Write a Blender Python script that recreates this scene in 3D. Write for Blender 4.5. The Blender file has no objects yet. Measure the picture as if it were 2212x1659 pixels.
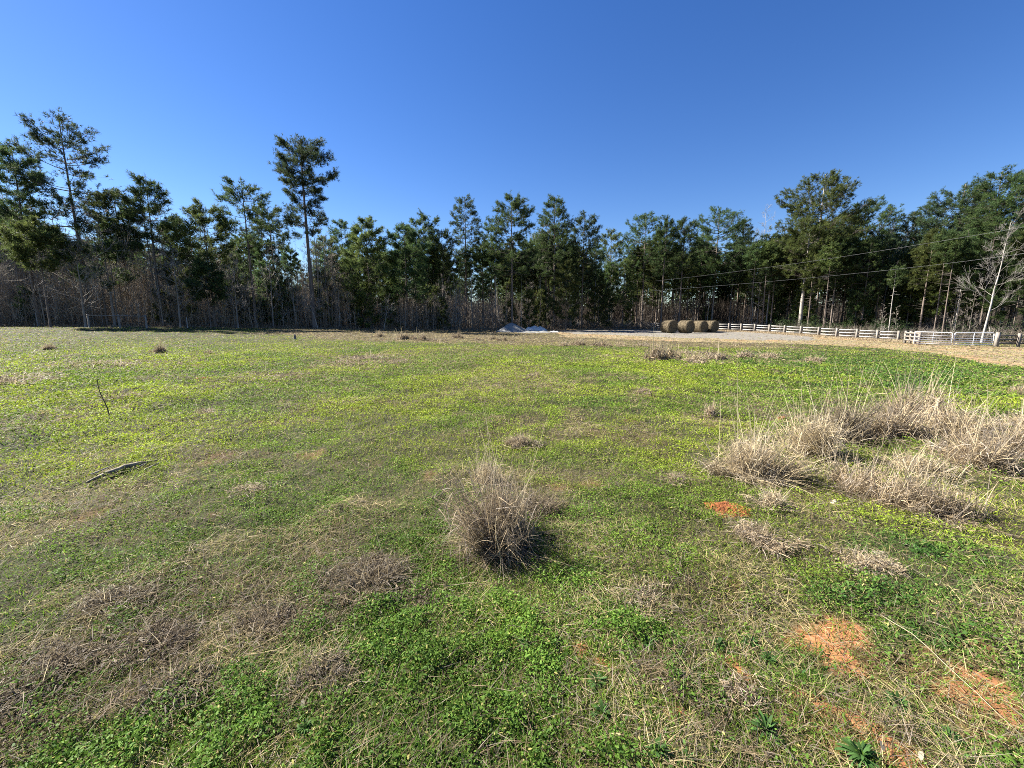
import bpy, math, random
import numpy as np

# ------------------------------------------------------------------ camera, world, sun, exposure
sc = bpy.context.scene
F = 415.0                                   # focal length in pixels of a 1024-wide frame
CAM_H = 1.65
PITCH = math.atan(64.0 / F)
cam = bpy.data.cameras.new("camera")
cam.sensor_width = 36.0
cam.lens = 36.0 * F / 1024.0
cam.clip_start = 0.05
cam.clip_end = 6000.0
camo = bpy.data.objects.new("camera", cam)
camo.location = (0, 0, CAM_H)
camo.rotation_euler = (math.pi / 2 - PITCH, 0, 0)
sc.collection.objects.link(camo)
sc.camera = camo

SUN_EL, SUN_AZ = math.radians(40), math.radians(-71)      # azimuth from +Y, negative = left
world = bpy.data.worlds.new("World")
sc.world = world
world.use_nodes = True
nt = world.node_tree
bg = nt.nodes["Background"]
sky = nt.nodes.new("ShaderNodeTexSky")
sky.sky_type = 'NISHITA'
sky.sun_disc = False
sky.sun_elevation = SUN_EL
sky.sun_rotation = SUN_AZ
sky.altitude = 200
sky.air_density = 1.0
sky.dust_density = 0.1
sky.ozone_density = 3.0
hs = nt.nodes.new("ShaderNodeHueSaturation")
hs.inputs['Saturation'].default_value = 1.28
hs.inputs['Value'].default_value = 0.86
hs.inputs['Hue'].default_value = 0.514
nt.links.new(sky.outputs[0], hs.inputs['Color'])
nt.links.new(hs.outputs[0], bg.inputs[0])
bg.inputs[1].default_value = 0.05

sun = bpy.data.lights.new("sun", 'SUN')
sun.energy = 5.0
sun.angle = math.radians(0.5)
sun.color = (1.0, 0.95, 0.86)
suno = bpy.data.objects.new("sun", sun)
sd = (math.sin(SUN_AZ) * math.cos(SUN_EL), math.cos(SUN_AZ) * math.cos(SUN_EL), math.sin(SUN_EL))
from mathutils import Vector
suno.rotation_euler = Vector(sd).to_track_quat('Z', 'Y').to_euler()
suno.location = (-60, 40, 60)
sc.collection.objects.link(suno)

sc.view_settings.view_transform = 'Standard'
sc.view_settings.look = 'None'
sc.view_settings.exposure = 2.0
sc.view_settings.gamma = 1.0
sc.cycles.max_bounces = 6
sc.cycles.transparent_max_bounces = 4
sc.cycles.use_denoising = False
sc.cycles.pixel_filter_type = 'BLACKMAN_HARRIS'
sc.cycles.filter_width = 0.95

# ------------------------------------------------------------------ helpers
C = sc.collection
RS = np.random.RandomState


def hexrot(v):
    return v / np.maximum(np.linalg.norm(v, axis=-1, keepdims=True), 1e-9)


_tab = RS(5).rand(64, 256, 256).astype(np.float32)


def vn(x, y, s, seed=0):
    """smooth value noise, feature size s, 0..1"""
    x = np.asarray(x, float) / s + 1000.37 * (seed + 1)
    y = np.asarray(y, float) / s + 771.13 * (seed + 1)
    xi = np.floor(x).astype(int); yi = np.floor(y).astype(int)
    fx = x - xi; fy = y - yi
    fx = fx * fx * (3 - 2 * fx); fy = fy * fy * (3 - 2 * fy)
    t = _tab[seed % 64]
    a = t[xi % 256, yi % 256]; b = t[(xi + 1) % 256, yi % 256]
    c = t[xi % 256, (yi + 1) % 256]; d = t[(xi + 1) % 256, (yi + 1) % 256]
    return (a * (1 - fx) + b * fx) * (1 - fy) + (c * (1 - fx) + d * fx) * fy


def fbm(x, y, s, seed=0, o=3):
    r = 0; a = 0.5; n = 0
    for k in range(o):
        r = r + a * vn(x, y, s / 2 ** k, seed + 7 * k); n += a; a *= 0.5
    return r / n


def sstep(a, b, x):
    t = np.clip((x - a) / (b - a), 0, 1)
    return t * t * (3 - 2 * t)


CTRL = np.array([(0, 0, 0), (-12, 3, 0), (12, 3, 0), (0, -15, 0), (0, 18, 0), (-14, 16, .15), (14, 16, -.15), (25.5, 57, -.15), (37, 67, -.24), (45.8, 49, -.9), (43, 41, -.86), (49, 41, -.95),
                 (26.5, 79, -.08), (-41, 41.5, .93), (-48, 44, .95), (-28, 56, .5), (0, 70, .02), (0, 58, 0), (-16, 63, .2), (64, 42, -1.1), (0, 100, .1), (-60, 70, .9), (60, 80, -.6), (-30, -30, .2), (30, -30, -.3), (28, 30, -.45), (-28, 30, .45)], float)
_K = np.hypot(CTRL[:, None, 0] - CTRL[None, :, 0], CTRL[:, None, 1] - CTRL[None, :, 1])
_W = np.linalg.solve(-np.sqrt(_K ** 2 + 36.0) + 0.0, CTRL[:, 2])


def macro(x, y):
    d = np.maximum(1, np.hypot(x, y) / 105.0)
    x = x / d; y = y / d
    z = 0
    for (cx, cy, _), w in zip(CTRL, _W):
        z = z - w * np.sqrt((x - cx) ** 2 + (y - cy) ** 2 + 36.0)
    return z


def gz_raw(x, y):
    x = np.asarray(x, float); y = np.asarray(y, float)
    z = macro(x, y)
    z = z + 0.13 * (fbm(x, y, 9.0, 1) - 0.5)
    z = z + 0.10 * (fbm(x, y, 1.6, 2) - 0.5)
    d = np.hypot(x, y)
    z = z + 0.12 * (fbm(x + 0.5 * y, y, 0.45, 3, 3) - 0.5) * np.clip(1.5 - d / 25, .25, 1)
    return z


_Z0 = float(gz_raw(0, 0))


def gz(x, y):
    return gz_raw(x, y) - _Z0


def gzs(x, y):
    """smooth height (without the small lumps)"""
    x = np.asarray(x, float); y = np.asarray(y, float)
    return macro(x, y) + 0.13 * (fbm(x, y, 9.0, 1) - 0.5) - _Z0


CP, SP = math.cos(PITCH), math.sin(PITCH)


def ray(px, py):
    """photo position (2212 wide) -> ray with forward component 1"""
    u = px * 1024 / 2212.0 - 512; v = py * 1024 / 2212.0 - 384
    fwd = F * CP - v * SP; up = -F * SP - v * CP
    return u / fwd, up / fwd


def at(px, py):
    """photo position -> point where it meets the ground"""
    a, b = ray(px, py)
    t = np.exp(np.linspace(math.log(0.6), math.log(220), 3000))
    h = CAM_H + b * t - gz(a * t, t)
    k = np.argmax(h < 0) if (h < 0).any() else len(t) - 1
    k = max(k, 1)
    Y = t[k]
    return float(a * Y), float(Y), float(gz(a * Y, Y))


def at_y(px, py, Y):
    a, b = ray(px, py)
    return a * Y, Y, CAM_H + b * Y


def in_poly(x, y, P):
    x = np.asarray(x); y = np.asarray(y)
    r = np.zeros(x.shape, bool)
    n = len(P)
    for i in range(n):
        x1, y1 = P[i]; x2, y2 = P[(i + 1) % n]
        c = ((y1 > y) != (y2 > y)) & (x < (x2 - x1) * (y - y1) / ((y2 - y1) or 1e-9) + x1)
        r ^= c
    return r


class G:
    """collects quads, with one colour per vertex"""

    def __init__(s):
        s.v = []; s.f = []; s.c = []; s.n = 0

    def add(s, v, f, c=None):
        v = np.asarray(v, np.float32).reshape(-1, 3)
        f = np.asarray(f, np.int64).reshape(-1, 4)
        s.v.append(v); s.f.append(f + s.n); s.n += len(v)
        if c is None:
            c = (0.5, 0.5, 0.5)
        c = np.asarray(c, np.float32)
        if c.ndim == 1:
            c = np.tile(c, (len(v), 1))
        s.c.append(c)

    def mesh(s, name, mat, smooth=False):
        me = bpy.data.meshes.new(name)
        v = np.concatenate(s.v); f = np.concatenate(s.f); c = np.concatenate(s.c)
        me.vertices.add(len(v)); me.vertices.foreach_set("co", v.ravel())
        me.loops.add(f.size); me.loops.foreach_set("vertex_index", f.astype(np.int32).ravel())
        me.polygons.add(len(f))
        me.polygons.foreach_set("loop_start", np.arange(0, f.size, 4, dtype=np.int32))
        me.polygons.foreach_set("loop_total", np.full(len(f), 4, dtype=np.int32))
        if smooth:
            me.polygons.foreach_set("use_smooth", np.ones(len(f), bool))
        ca = me.color_attributes.new("Col", 'FLOAT_COLOR', 'POINT')
        ca.data.foreach_set("color", np.concatenate([c, np.ones((len(c), 1), np.float32)], 1).ravel())
        me.update(calc_edges=True)
        me.materials.append(mat)
        return me

    def build(s, name, mat, parent=None, smooth=False):
        o = bpy.data.objects.new(name, s.mesh(name, mat, smooth))
        C.objects.link(o)
        if parent:
            o.parent = parent
        return o


def strips(g, P, D, L, W, S, droop, nseg=2, prof='taper', col=(.5, .5, .5)):
    """N curved ribbons: start P, direction D, length L, width W, side S"""
    P = np.asarray(P, float); N = len(P)
    if N == 0:
        return
    D = hexrot(np.asarray(D, float)); S = np.asarray(S, float)
    S = hexrot(S - D * (S * D).sum(1, keepdims=True))
    L = np.broadcast_to(L, (N,)); W = np.broadcast_to(W, (N,)); droop = np.broadcast_to(droop, (N,))
    t = np.linspace(0, 1, nseg + 1)
    pts = P[:, None, :] + D[:, None, :] * (L[:, None] * t)[:, :, None]
    pts[:, :, 2] -= (droop * L)[:, None] * t[None] ** 2
    if prof == 'taper':
        w = (1 - 0.85 * t ** 1.5)
    elif prof == 'leaf':
        w = np.sin(math.pi * (0.12 + 0.8 * t)) ** 0.8
    else:
        w = np.ones_like(t)
    hw = 0.5 * W[:, None] * w[None]
    V = np.stack([pts - S[:, None] * hw[:, :, None], pts + S[:, None] * hw[:, :, None]], 2)
    base = (np.arange(N) * (nseg + 1) * 2)[:, None] + (np.arange(nseg) * 2)[None]
    f = np.stack([base, base + 1, base + 3, base + 2], -1)
    c = np.asarray(col, np.float32)
    if c.ndim == 2:
        c = np.repeat(c, (nseg + 1) * 2, 0)
    g.add(V, f, c)


def tube(g, pts, rad, sides=5, col=(.5, .5, .5), cap=True):
    pts = np.asarray(pts, float); n = len(pts); rad = np.broadcast_to(rad, (n,))
    T = hexrot(np.gradient(pts, axis=0))
    m = T.mean(0)
    ref = np.array([0, 1.0, 0]) if abs(m[2]) > abs(m[1]) else np.array([0, 0, 1.0])
    A = hexrot(np.cross(T, ref)); B = np.cross(T, A)
    a = np.arange(sides) * 2 * math.pi / sides
    V = pts[:, None] + (A[:, None] * np.cos(a)[None, :, None] + B[:, None] * np.sin(a)[None, :, None]) * rad[:, None, None]
    i = np.arange(n - 1)[:, None] * sides; j = np.arange(sides)[None]; k = (j + 1) % sides
    f = np.stack([i + j, i + k, i + sides + k, i + sides + j], -1).reshape(-1, 4)
    if cap and sides >= 4:
        e = (n - 1) * sides
        extra = []
        for b0 in (0, e):
            for q in range(1, sides - 1, 2):
                extra.append([b0, b0 + q, b0 + q + 1, b0 + min(q + 2, sides - 1)] if q + 2 < sides else [b0, b0 + q, b0 + q + 1, b0 + q + 1])
        extra = [x for x in extra if len(set(x)) == 4]
        if extra:
            f = np.concatenate([f, np.array(extra)])
    g.add(V, f, col)


def box(g, p0, p1, w, h, col=(.5, .5, .5)):
    """beam from p0 to p1, width w, height h (vertical for level beams)"""
    p0 = np.array(p0, float); p1 = np.array(p1, float); d = hexrot(p1 - p0)
    up = np.array([0, 0, 1.0]) if abs(d[2]) < .9 else np.array([0, 1.0, 0])
    s = hexrot(np.cross(d, up)); u = np.cross(s, d)
    V = [p + s * a * w / 2 + u * b * h / 2 for p in (p0, p1) for a, b in ((-1, -1), (1, -1), (1, 1), (-1, 1))]
    g.add(V, [[0, 3, 2, 1], [4, 5, 6, 7], [0, 1, 5, 4], [1, 2, 6, 5], [2, 3, 7, 6], [3, 0, 4, 7]], col)


def tag(o, label=None, cat=None, group=None, kind=None):
    if label: o['label'] = label
    if cat: o['category'] = cat
    if group: o['group'] = group
    if kind: o['kind'] = kind
    return o


def empty(name, loc=(0, 0, 0), rz=0):
    o = bpy.data.objects.new(name, None); C.objects.link(o)
    o.location = loc; o.rotation_euler = (0, 0, rz); o.empty_display_size = .2
    return o


# ------------------------------------------------------------------ materials
def new_mat(name):
    m = bpy.data.materials.new(name); m.use_nodes = True
    return m, m.node_tree, m.node_tree.nodes["Principled BSDF"]


def veg_mat(name, transl=0.4, rough=0.5, spec=0.3, hue=0.0, val=0.25, tint=None):
    """colour from the mesh, small random change per object, light through the leaf"""
    m, t, b = new_mat(name)
    at_ = t.nodes.new("ShaderNodeAttribute"); at_.attribute_name = "Col"
    oi = t.nodes.new("ShaderNodeObjectInfo")
    h = t.nodes.new("ShaderNodeHueSaturation")
    mr = t.nodes.new("ShaderNodeMapRange"); mr.inputs[3].default_value = 1 - val; mr.inputs[4].default_value = 1 + val
    mh = t.nodes.new("ShaderNodeMapRange"); mh.inputs[3].default_value = .5 - hue; mh.inputs[4].default_value = .5 + hue
    t.links.new(oi.outputs['Random'], mr.inputs[0]); t.links.new(mr.outputs[0], h.inputs['Value'])
    t.links.new(oi.outputs['Random'], mh.inputs[0]); t.links.new(mh.outputs[0], h.inputs['Hue'])
    t.links.new(at_.outputs['Color'], h.inputs['Color'])
    t.links.new(h.outputs[0], b.inputs['Base Color'])
    b.inputs['Roughness'].default_value = rough
    b.inputs['Specular IOR Level'].default_value = spec
    tr = t.nodes.new("ShaderNodeBsdfTranslucent")
    t.links.new(h.outputs[0], tr.inputs[0])
    mx = t.nodes.new("ShaderNodeMixShader"); mx.inputs[0].default_value = transl
    t.links.new(b.outputs[0], mx.inputs[1]); t.links.new(tr.outputs[0], mx.inputs[2])
    t.links.new(mx.outputs[0], t.nodes["Material Output"].inputs[0])
    return m


def noise_mat(name, c1, c2, scale=8, rough=.85, bump=.3, bscale=None, stretch=(1, 1, 1), spec=.2, metal=0, dist=.02):
    m, t, b = new_mat(name)
    tc = t.nodes.new("ShaderNodeTexCoord"); mp = t.nodes.new("ShaderNodeMapping"); mp.inputs[3].default_value = stretch
    n = t.nodes.new("ShaderNodeTexNoise"); n.inputs['Scale'].default_value = scale; n.inputs['Detail'].default_value = 8
    n.inputs['Roughness'].default_value = .65
    r = t.nodes.new("ShaderNodeValToRGB")
    r.color_ramp.elements[0].position = .32; r.color_ramp.elements[1].position = .68
    r.color_ramp.elements[0].color = (*c1, 1); r.color_ramp.elements[1].color = (*c2, 1)
    t.links.new(tc.outputs['Object'], mp.inputs[0]); t.links.new(mp.outputs[0], n.inputs[0])
    t.links.new(n.outputs[0], r.inputs[0]); t.links.new(r.outputs[0], b.inputs['Base Color'])
    n2 = t.nodes.new("ShaderNodeTexNoise"); n2.inputs['Scale'].default_value = bscale or scale * 3; n2.inputs['Detail'].default_value = 6
    t.links.new(mp.outputs[0], n2.inputs[0])
    bp = t.nodes.new("ShaderNodeBump"); bp.inputs['Strength'].default_value = bump; bp.inputs['Distance'].default_value = dist
    t.links.new(n2.outputs[0], bp.inputs['Height']); t.links.new(bp.outputs[0], b.inputs['Normal'])
    b.inputs['Roughness'].default_value = rough; b.inputs['Specular IOR Level'].default_value = spec
    b.inputs['Metallic'].default_value = metal
    return m


M_NEEDLE = veg_mat("pine_needles", .45, .6, .12, hue=.012, val=.22)
M_GRASS = veg_mat("field_grass", .38, .6, .12, val=0)
M_STRAW = veg_mat("dry_straw", .35, .6, .15, hue=.006, val=.14)
M_TWIG = veg_mat("bare_twigs", .0, .8, .15, hue=.01, val=.25)
M_BARK = noise_mat("pine_bark", (.075, .058, .046), (.21, .17, .14), 5, .9, .7, 9, (1, 1, .25), dist=.05)
M_LIMB = noise_mat("limb_bark", (.055, .045, .038), (.14, .12, .10), 5, .9, .3, 12)
M_SUNPINE = noise_mat("sun_painted_pine_bark", (.20, .17, .14), (.42, .38, .33), 5, .9, .7, 9, (1, 1, .25), dist=.05)  # lighter copy of the pine bark, sunlight painted into its colour
M_PALE = noise_mat("pale_bark", (.20, .18, .155), (.42, .39, .35), 4, .85, .4, 9, (1, 1, .3), dist=.03)
M_BOARD = noise_mat("weathered_board", (.27, .255, .23), (.43, .41, .38), 3, .8, .3, 14, (1, 1, 5))
M_POST = noise_mat("grey_post", (.15, .13, .11), (.30, .27, .23), 4, .9, .4, 14, (3, 3, .5))
M_OLDWOOD = noise_mat("old_wood", (.10, .085, .07), (.24, .21, .18), 5, .9, .5, 18, (1, 1, 1))
M_GALV = noise_mat("galvanised_steel", (.62, .64, .66), (.78, .79, .80), 10, .42, .05, 40, (1, 1, 1), spec=.5, metal=0)
M_HAY = noise_mat("hay", (.07, .055, .035), (.20, .16, .10), 9, .95, 1.0, 26, (1, 1, 1), dist=.05)
M_GRAVEL = noise_mat("grey_gravel", (.14, .14, .13), (.27, .27, .255), 2.5, .95, .8, 22, (1, 1, 1), dist=.05)
M_SPOIL = noise_mat("white_spoil", (.38, .38, .37), (.66, .66, .64), 2.5, .95, .8, 12, (1, 1, 1), dist=.06)
M_CLAY = noise_mat("red_clay", (.13, .045, .017), (.29, .105, .036), 9, .95, 1.0, 60, (1, 1, 1), dist=.02)
M_WIRE = noise_mat("cable", (.16, .16, .16), (.26, .26, .26), 3, .4, 0, spec=.5)
M_STONE = noise_mat("pale_stone", (.36, .31, .22), (.55, .48, .34), 12, .9, .5, 50)


# ------------------------------------------------------------------ zones of the field (in metres, found from the photo)
def zone(pts):
    return [at(*p)[:2] for p in pts]


EDGE_PX = [(-300, 42), (0, 43.5), (300, 46), (600, 54), (760, 57), (900, 61), (1060, 65), (1190, 69), (1300, 73), (1400, 77)]
EDGE = [at_y(p, 700, Y)[:2] for p, Y in EDGE_PX]
# fence line (photo x of a post, distance)
FENCE_A, FENCE_B, FENCE_0 = np.array((37.0, 67.0)), np.array((45.8, 49.0)), np.array((26.5, 79.0))
EX = np.array([-140, -90] + [p[0] for p in EDGE] + [FENCE_0[0], FENCE_A[0], FENCE_B[0], 50.5, 60, 120.0])
EY = np.array([40, 42] + [p[1] for p in EDGE] + [FENCE_0[1] + 2, FENCE_A[1] + 5, FENCE_B[1] + 11, 55, 48, 30.0])
_o = np.argsort(EX); EX = EX[_o]; EY = EY[_o]


def edge_y(x):
    """where the wood begins"""
    return np.interp(x, EX, EY)


GRAVEL = zone([(1165, 713.5), (1300, 711), (1420, 710.5), (1560, 716), (1640, 718), (1762, 727), (1755, 735), (1640, 735), (1500, 731), (1380, 727), (1240, 721)])
TRACK = zone([(1180, 712), (1420, 709.5), (1600, 715), (1780, 726), (1960, 742), (2260, 752), (2300, 805), (2080, 775), (1960, 757), (1800, 746), (1600, 741), (1400, 736), (1220, 728)])
STRAWBAND = zone([(560, 710), (900, 714), (1190, 714), (1260, 724), (1480, 736), (1700, 743), (1700, 749), (1480, 750), (1300, 750), (1100, 746), (900, 741), (720, 733), (560, 722)])
# (photo x, y, half width px, half height px, strength)
CLAYS = [(530, 1255, 45, 16, .8), (905, 1003, 30, 9, .9), (800, 1000, 70, 14, .45), (1290, 938, 28, 16, .7), (1380, 948, 30, 12, .75), (1370, 950, 80, 16, .35),
         (1250, 1405, 30, 30, .7), (1300, 1440, 30, 26, .8), (1790, 1345, 48, 45, .8), (1830, 1395, 60, 50, .7),
         (1620, 1480, 30, 46, .8), (1690, 1560, 60, 45, .8), (1800, 1560, 90, 60, .85), (1860, 1620, 90, 50, .9), (1725, 1600, 60, 40, .8),
         (1460, 1545, 30, 18, .7), (2140, 1570, 70, 50, .7), (2090, 1500, 80, 35, .6), (2010, 1440, 70, 40, .5), (2170, 1330, 70, 40, .5),
         (1310, 1375, 24, 24, .6), (445, 818, 18, 4, .9), (690, 768, 10, 2, .7), (1275, 883, 14, 5, .5), (1515, 802, 20, 4, .6), (1000, 955, 40, 8, .35),
         (700, 1130, 50, 16, .5), (280, 1165, 60, 14, .4), (440, 1080, 50, 12, .4), (930, 1245, 60, 20, .4), (1140, 1400, 50, 26, .35), (2080, 1420, 60, 30, .45),
         (1500, 1220, 50, 20, .3), (750, 1125, 20, 6, .6), (120, 1305, 60, 20, .35), (1160, 1640, 60, 16, .5), (90, 1235, 50, 12, .3)]
STRAWS = [(790, 780, 105, 17, 1.0), (40, 820, 90, 14, .9), (240, 790, 150, 16, .7), (640, 815, 90, 12, .7), (300, 820, 110, 10, .5), (1150, 830, 90, 18, .7), (1250, 815, 60, 10, .6),
          (1560, 775, 190, 16, .9), (980, 800, 90, 12, .5), (1900, 1040, 260, 90, .6), (2100, 960, 150, 60, .6),
          (1080, 1190, 180, 60, .8), (780, 1240, 120, 60, .8), (250, 1290, 150, 40, .7), (380, 1480, 160, 60, .7), (150, 1560, 160, 60, .6),
          (1400, 1300, 150, 60, .75), (1330, 1220, 110, 50, .6), (1550, 1150, 120, 50, .6), (1640, 1230, 110, 50, .6), (1900, 1230, 160, 45, .7), (2150, 1290, 110, 40, .6),
          (1600, 1420, 120, 60, .5), (1950, 1540, 160, 60, .6), (1550, 1620, 140, 50, .5), (1000, 1330, 100, 35, .4), (200, 1480, 130, 50, .5), (620, 1400, 120, 70, .6),
          (860, 730, 120, 8, .8), (1500, 905, 60, 12, .4), (650, 1010, 90, 16, .4), (1500, 1020, 80, 30, .4)]
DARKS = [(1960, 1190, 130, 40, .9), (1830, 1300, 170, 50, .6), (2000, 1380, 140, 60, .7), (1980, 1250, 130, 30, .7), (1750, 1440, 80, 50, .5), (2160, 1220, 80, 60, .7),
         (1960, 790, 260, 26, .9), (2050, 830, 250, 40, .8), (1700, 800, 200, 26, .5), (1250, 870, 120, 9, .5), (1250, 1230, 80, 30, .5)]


def _blobs(L):
    out = []
    for (px, py, hw, hh, s) in L:
        x, y, _ = at(px, py)
        x2, _, _ = at(px + hw, py)
        ya = at(px, py - hh)[1]; yb = at(px, py + hh)[1]
        out.append((x, (ya + yb) / 2, max(abs(x2 - x), .02), max((ya - yb) / 2, .02), s))
    return out


CLAYS_W, STRAWS_W, DARKS_W = _blobs([(a_, b_, c_ * (1.25 if b_ > 1330 else .8), d_ * (1.25 if b_ > 1330 else .8), e_ * (1.15 if b_ > 1330 else .14)) for a_, b_, c_, d_, e_ in CLAYS]), _blobs([(a_, b_, c_, d_, e_ * (.32 if b_ > 1000 else .85)) for a_, b_, c_, d_, e_ in STRAWS]), _blobs(DARKS)


def blobmask(x, y, B, ns, seed):
    r = np.zeros(np.shape(x))
    jx = (fbm(x, y, ns, seed, 3) - .5); 
    for (cx, cy, rx, ry, s) in B:
        d = np.hypot((x - cx) / rx, (y - cy) / ry)
        r = np.maximum(r, s * sstep(1.25, .35, d + 2.6 * jx))
    return r


def poly_soft(x, y, P, ns, amp, seed):
    jx = x + amp * (fbm(x, y, ns, seed) - .5) * 2; jy = y + amp * (fbm(x, y, ns, seed + 1) - .5) * 4
    return in_poly(jx, jy, P).astype(float)


def zones(x, y):
    d = np.hypot(x, y)
    near = np.clip(1.2 - d / 14, 0, 1)
    clay = blobmask(x, y, CLAYS_W, .3, 11) * (.25 + .75 * sstep(.40, .56, fbm(x, y, .16, 12, 3))) * sstep(9, 3.5, d)
    clay = np.maximum(clay, sstep(.74, .84, fbm(x, y, .55, 14)) * .2 * near)
    # pale red streaks along the left foreground and between the tufts
    st = blobmask(x, y, STRAWS_W, .6, 17)
    st = np.maximum(st, sstep(.50, .72, fbm(x, y, .8, 20, 4)) * .42)
    st = np.maximum(st, sstep(.52, .68, fbm(x, y * .6, 6.0, 21, 4)) * .42 * np.clip(1.3 - np.clip(d - 10, 0, 99) * np.clip(.1 - x * .01, .02, .2) * .35, 0, 1))
    band = poly_soft(x, y, STRAWBAND, 3, 1.5, 24)
    st = np.maximum(st, band * (.55 + .45 * fbm(x, y, 2.5, 25)))
    track = poly_soft(x, y, TRACK, 3, .8, 27)
    gravel = poly_soft(x, y, GRAVEL, 3, 1.0, 29)
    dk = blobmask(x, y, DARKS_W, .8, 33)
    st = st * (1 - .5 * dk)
    wood = sstep(-1.2, .6, y - edge_y(x) + 2.0 * (fbm(x, y, 3.5, 31) - .5))
    return clay, st, track, gravel, dk, wood


# ------------------------------------------------------------------ ground
def make_ground():
    nr, na = 620, 900
    r = np.concatenate([[0.0], np.exp(np.linspace(math.log(.35), math.log(150), nr - 14)), np.exp(np.linspace(math.log(170), math.log(3000), 13))])
    nr = len(r)
    # finer in front of the camera
    q = np.linspace(-1, 1, na, endpoint=False)
    a = math.pi * (0.55 * q + 0.45 * q ** 3)
    X = r[:, None] * np.sin(a)[None]; Y = r[:, None] * np.cos(a)[None]
    Z = gz(X, Y)
    clay, st, track, gravel, dk, wood = zones(X, Y)
    col = np.array([.030, .030, .014]) * np.ones(X.shape + (1,))

    def mixc(c, f):
        nonlocal col
        col = col * (1 - f[..., None]) + np.array(c) * f[..., None]
    mixc((.09, .07, .04), np.clip(st * .8, 0, 1))
    tint = fbm(X, Y, 2.2, 41)
    mixc((.28, .22, .13), track * .8)
    mixc((.32, .18, .09), track * sstep(.5, .7, tint) * .55)
    mixc((.165, .158, .145), gravel * .85)
    mixc((.27, .115, .05), np.clip(clay * 1.1, 0, 1))
    mixc((.085, .062, .042), wood)
    i = (np.arange(nr - 1) * na)[:, None]; j = np.arange(na)[None]; k = (j + 1) % na
    f = np.stack([i + j, i + na + j, i + na + k, i + k], -1).reshape(-1, 4)
    f = f[:, ::-1]
    g = G(); g.add(np.stack([X, Y, Z], -1), f, col.reshape(-1, 3))
    m, t, b = new_mat("soil")
    at_ = t.nodes.new("ShaderNodeAttribute"); at_.attribute_name = "Col"
    geo = t.nodes.new("ShaderNodeNewGeometry")
    n = t.nodes.new("ShaderNodeTexNoise"); n.inputs['Scale'].default_value = 3.5; n.inputs['Detail'].default_value = 12; n.inputs['Roughness'].default_value = .75
    t.links.new(geo.outputs['Position'], n.inputs[0])
    mr = t.nodes.new("ShaderNodeMapRange"); mr.inputs[1].default_value = .3; mr.inputs[2].default_value = .7; mr.inputs[3].default_value = .55; mr.inputs[4].default_value = 1.4
    t.links.new(n.outputs[0], mr.inputs[0])
    mu = t.nodes.new("ShaderNodeVectorMath"); mu.operation = 'SCALE'
    t.links.new(at_.outputs['Color'], mu.inputs[0]); t.links.new(mr.outputs[0], mu.inputs[3])
    t.links.new(mu.outputs[0], b.inputs['Base Color'])
    n2 = t.nodes.new("ShaderNodeTexNoise"); n2.inputs['Scale'].default_value = 30; n2.inputs['Detail'].default_value = 8
    t.links.new(geo.outputs['Position'], n2.inputs[0])
    bp = t.nodes.new("ShaderNodeBump"); bp.inputs['Strength'].default_value = .6; bp.inputs['Distance'].default_value = .02
    t.links.new(n2.outputs[0], bp.inputs['Height']); t.links.new(bp.outputs[0], b.inputs['Normal'])
    b.inputs['Roughness'].default_value = .95; b.inputs['Specular IOR Level'].default_value = .15
    o = g.build("ground", m, smooth=True)
    tag(o, kind="structure")
    return o


make_ground()


# ------------------------------------------------------------------ grass, clover and straw of the field (nobody could count it)
def scatter(n, rmin, rmax, seed, half=1.08):
    r = RS(seed)
    d = np.exp(r.uniform(math.log(rmin), math.log(rmax), n))
    a = r.uniform(-half, half, n)
    return d * np.sin(a), d * np.cos(a), d, r


def rnd_dir(r, n, tmin, tmax):
    az = r.uniform(0, 2 * math.pi, n); el = np.radians(r.uniform(tmin, tmax, n))
    return np.stack([np.cos(az) * np.cos(el), np.sin(az) * np.cos(el), np.sin(el)], -1)


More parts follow.
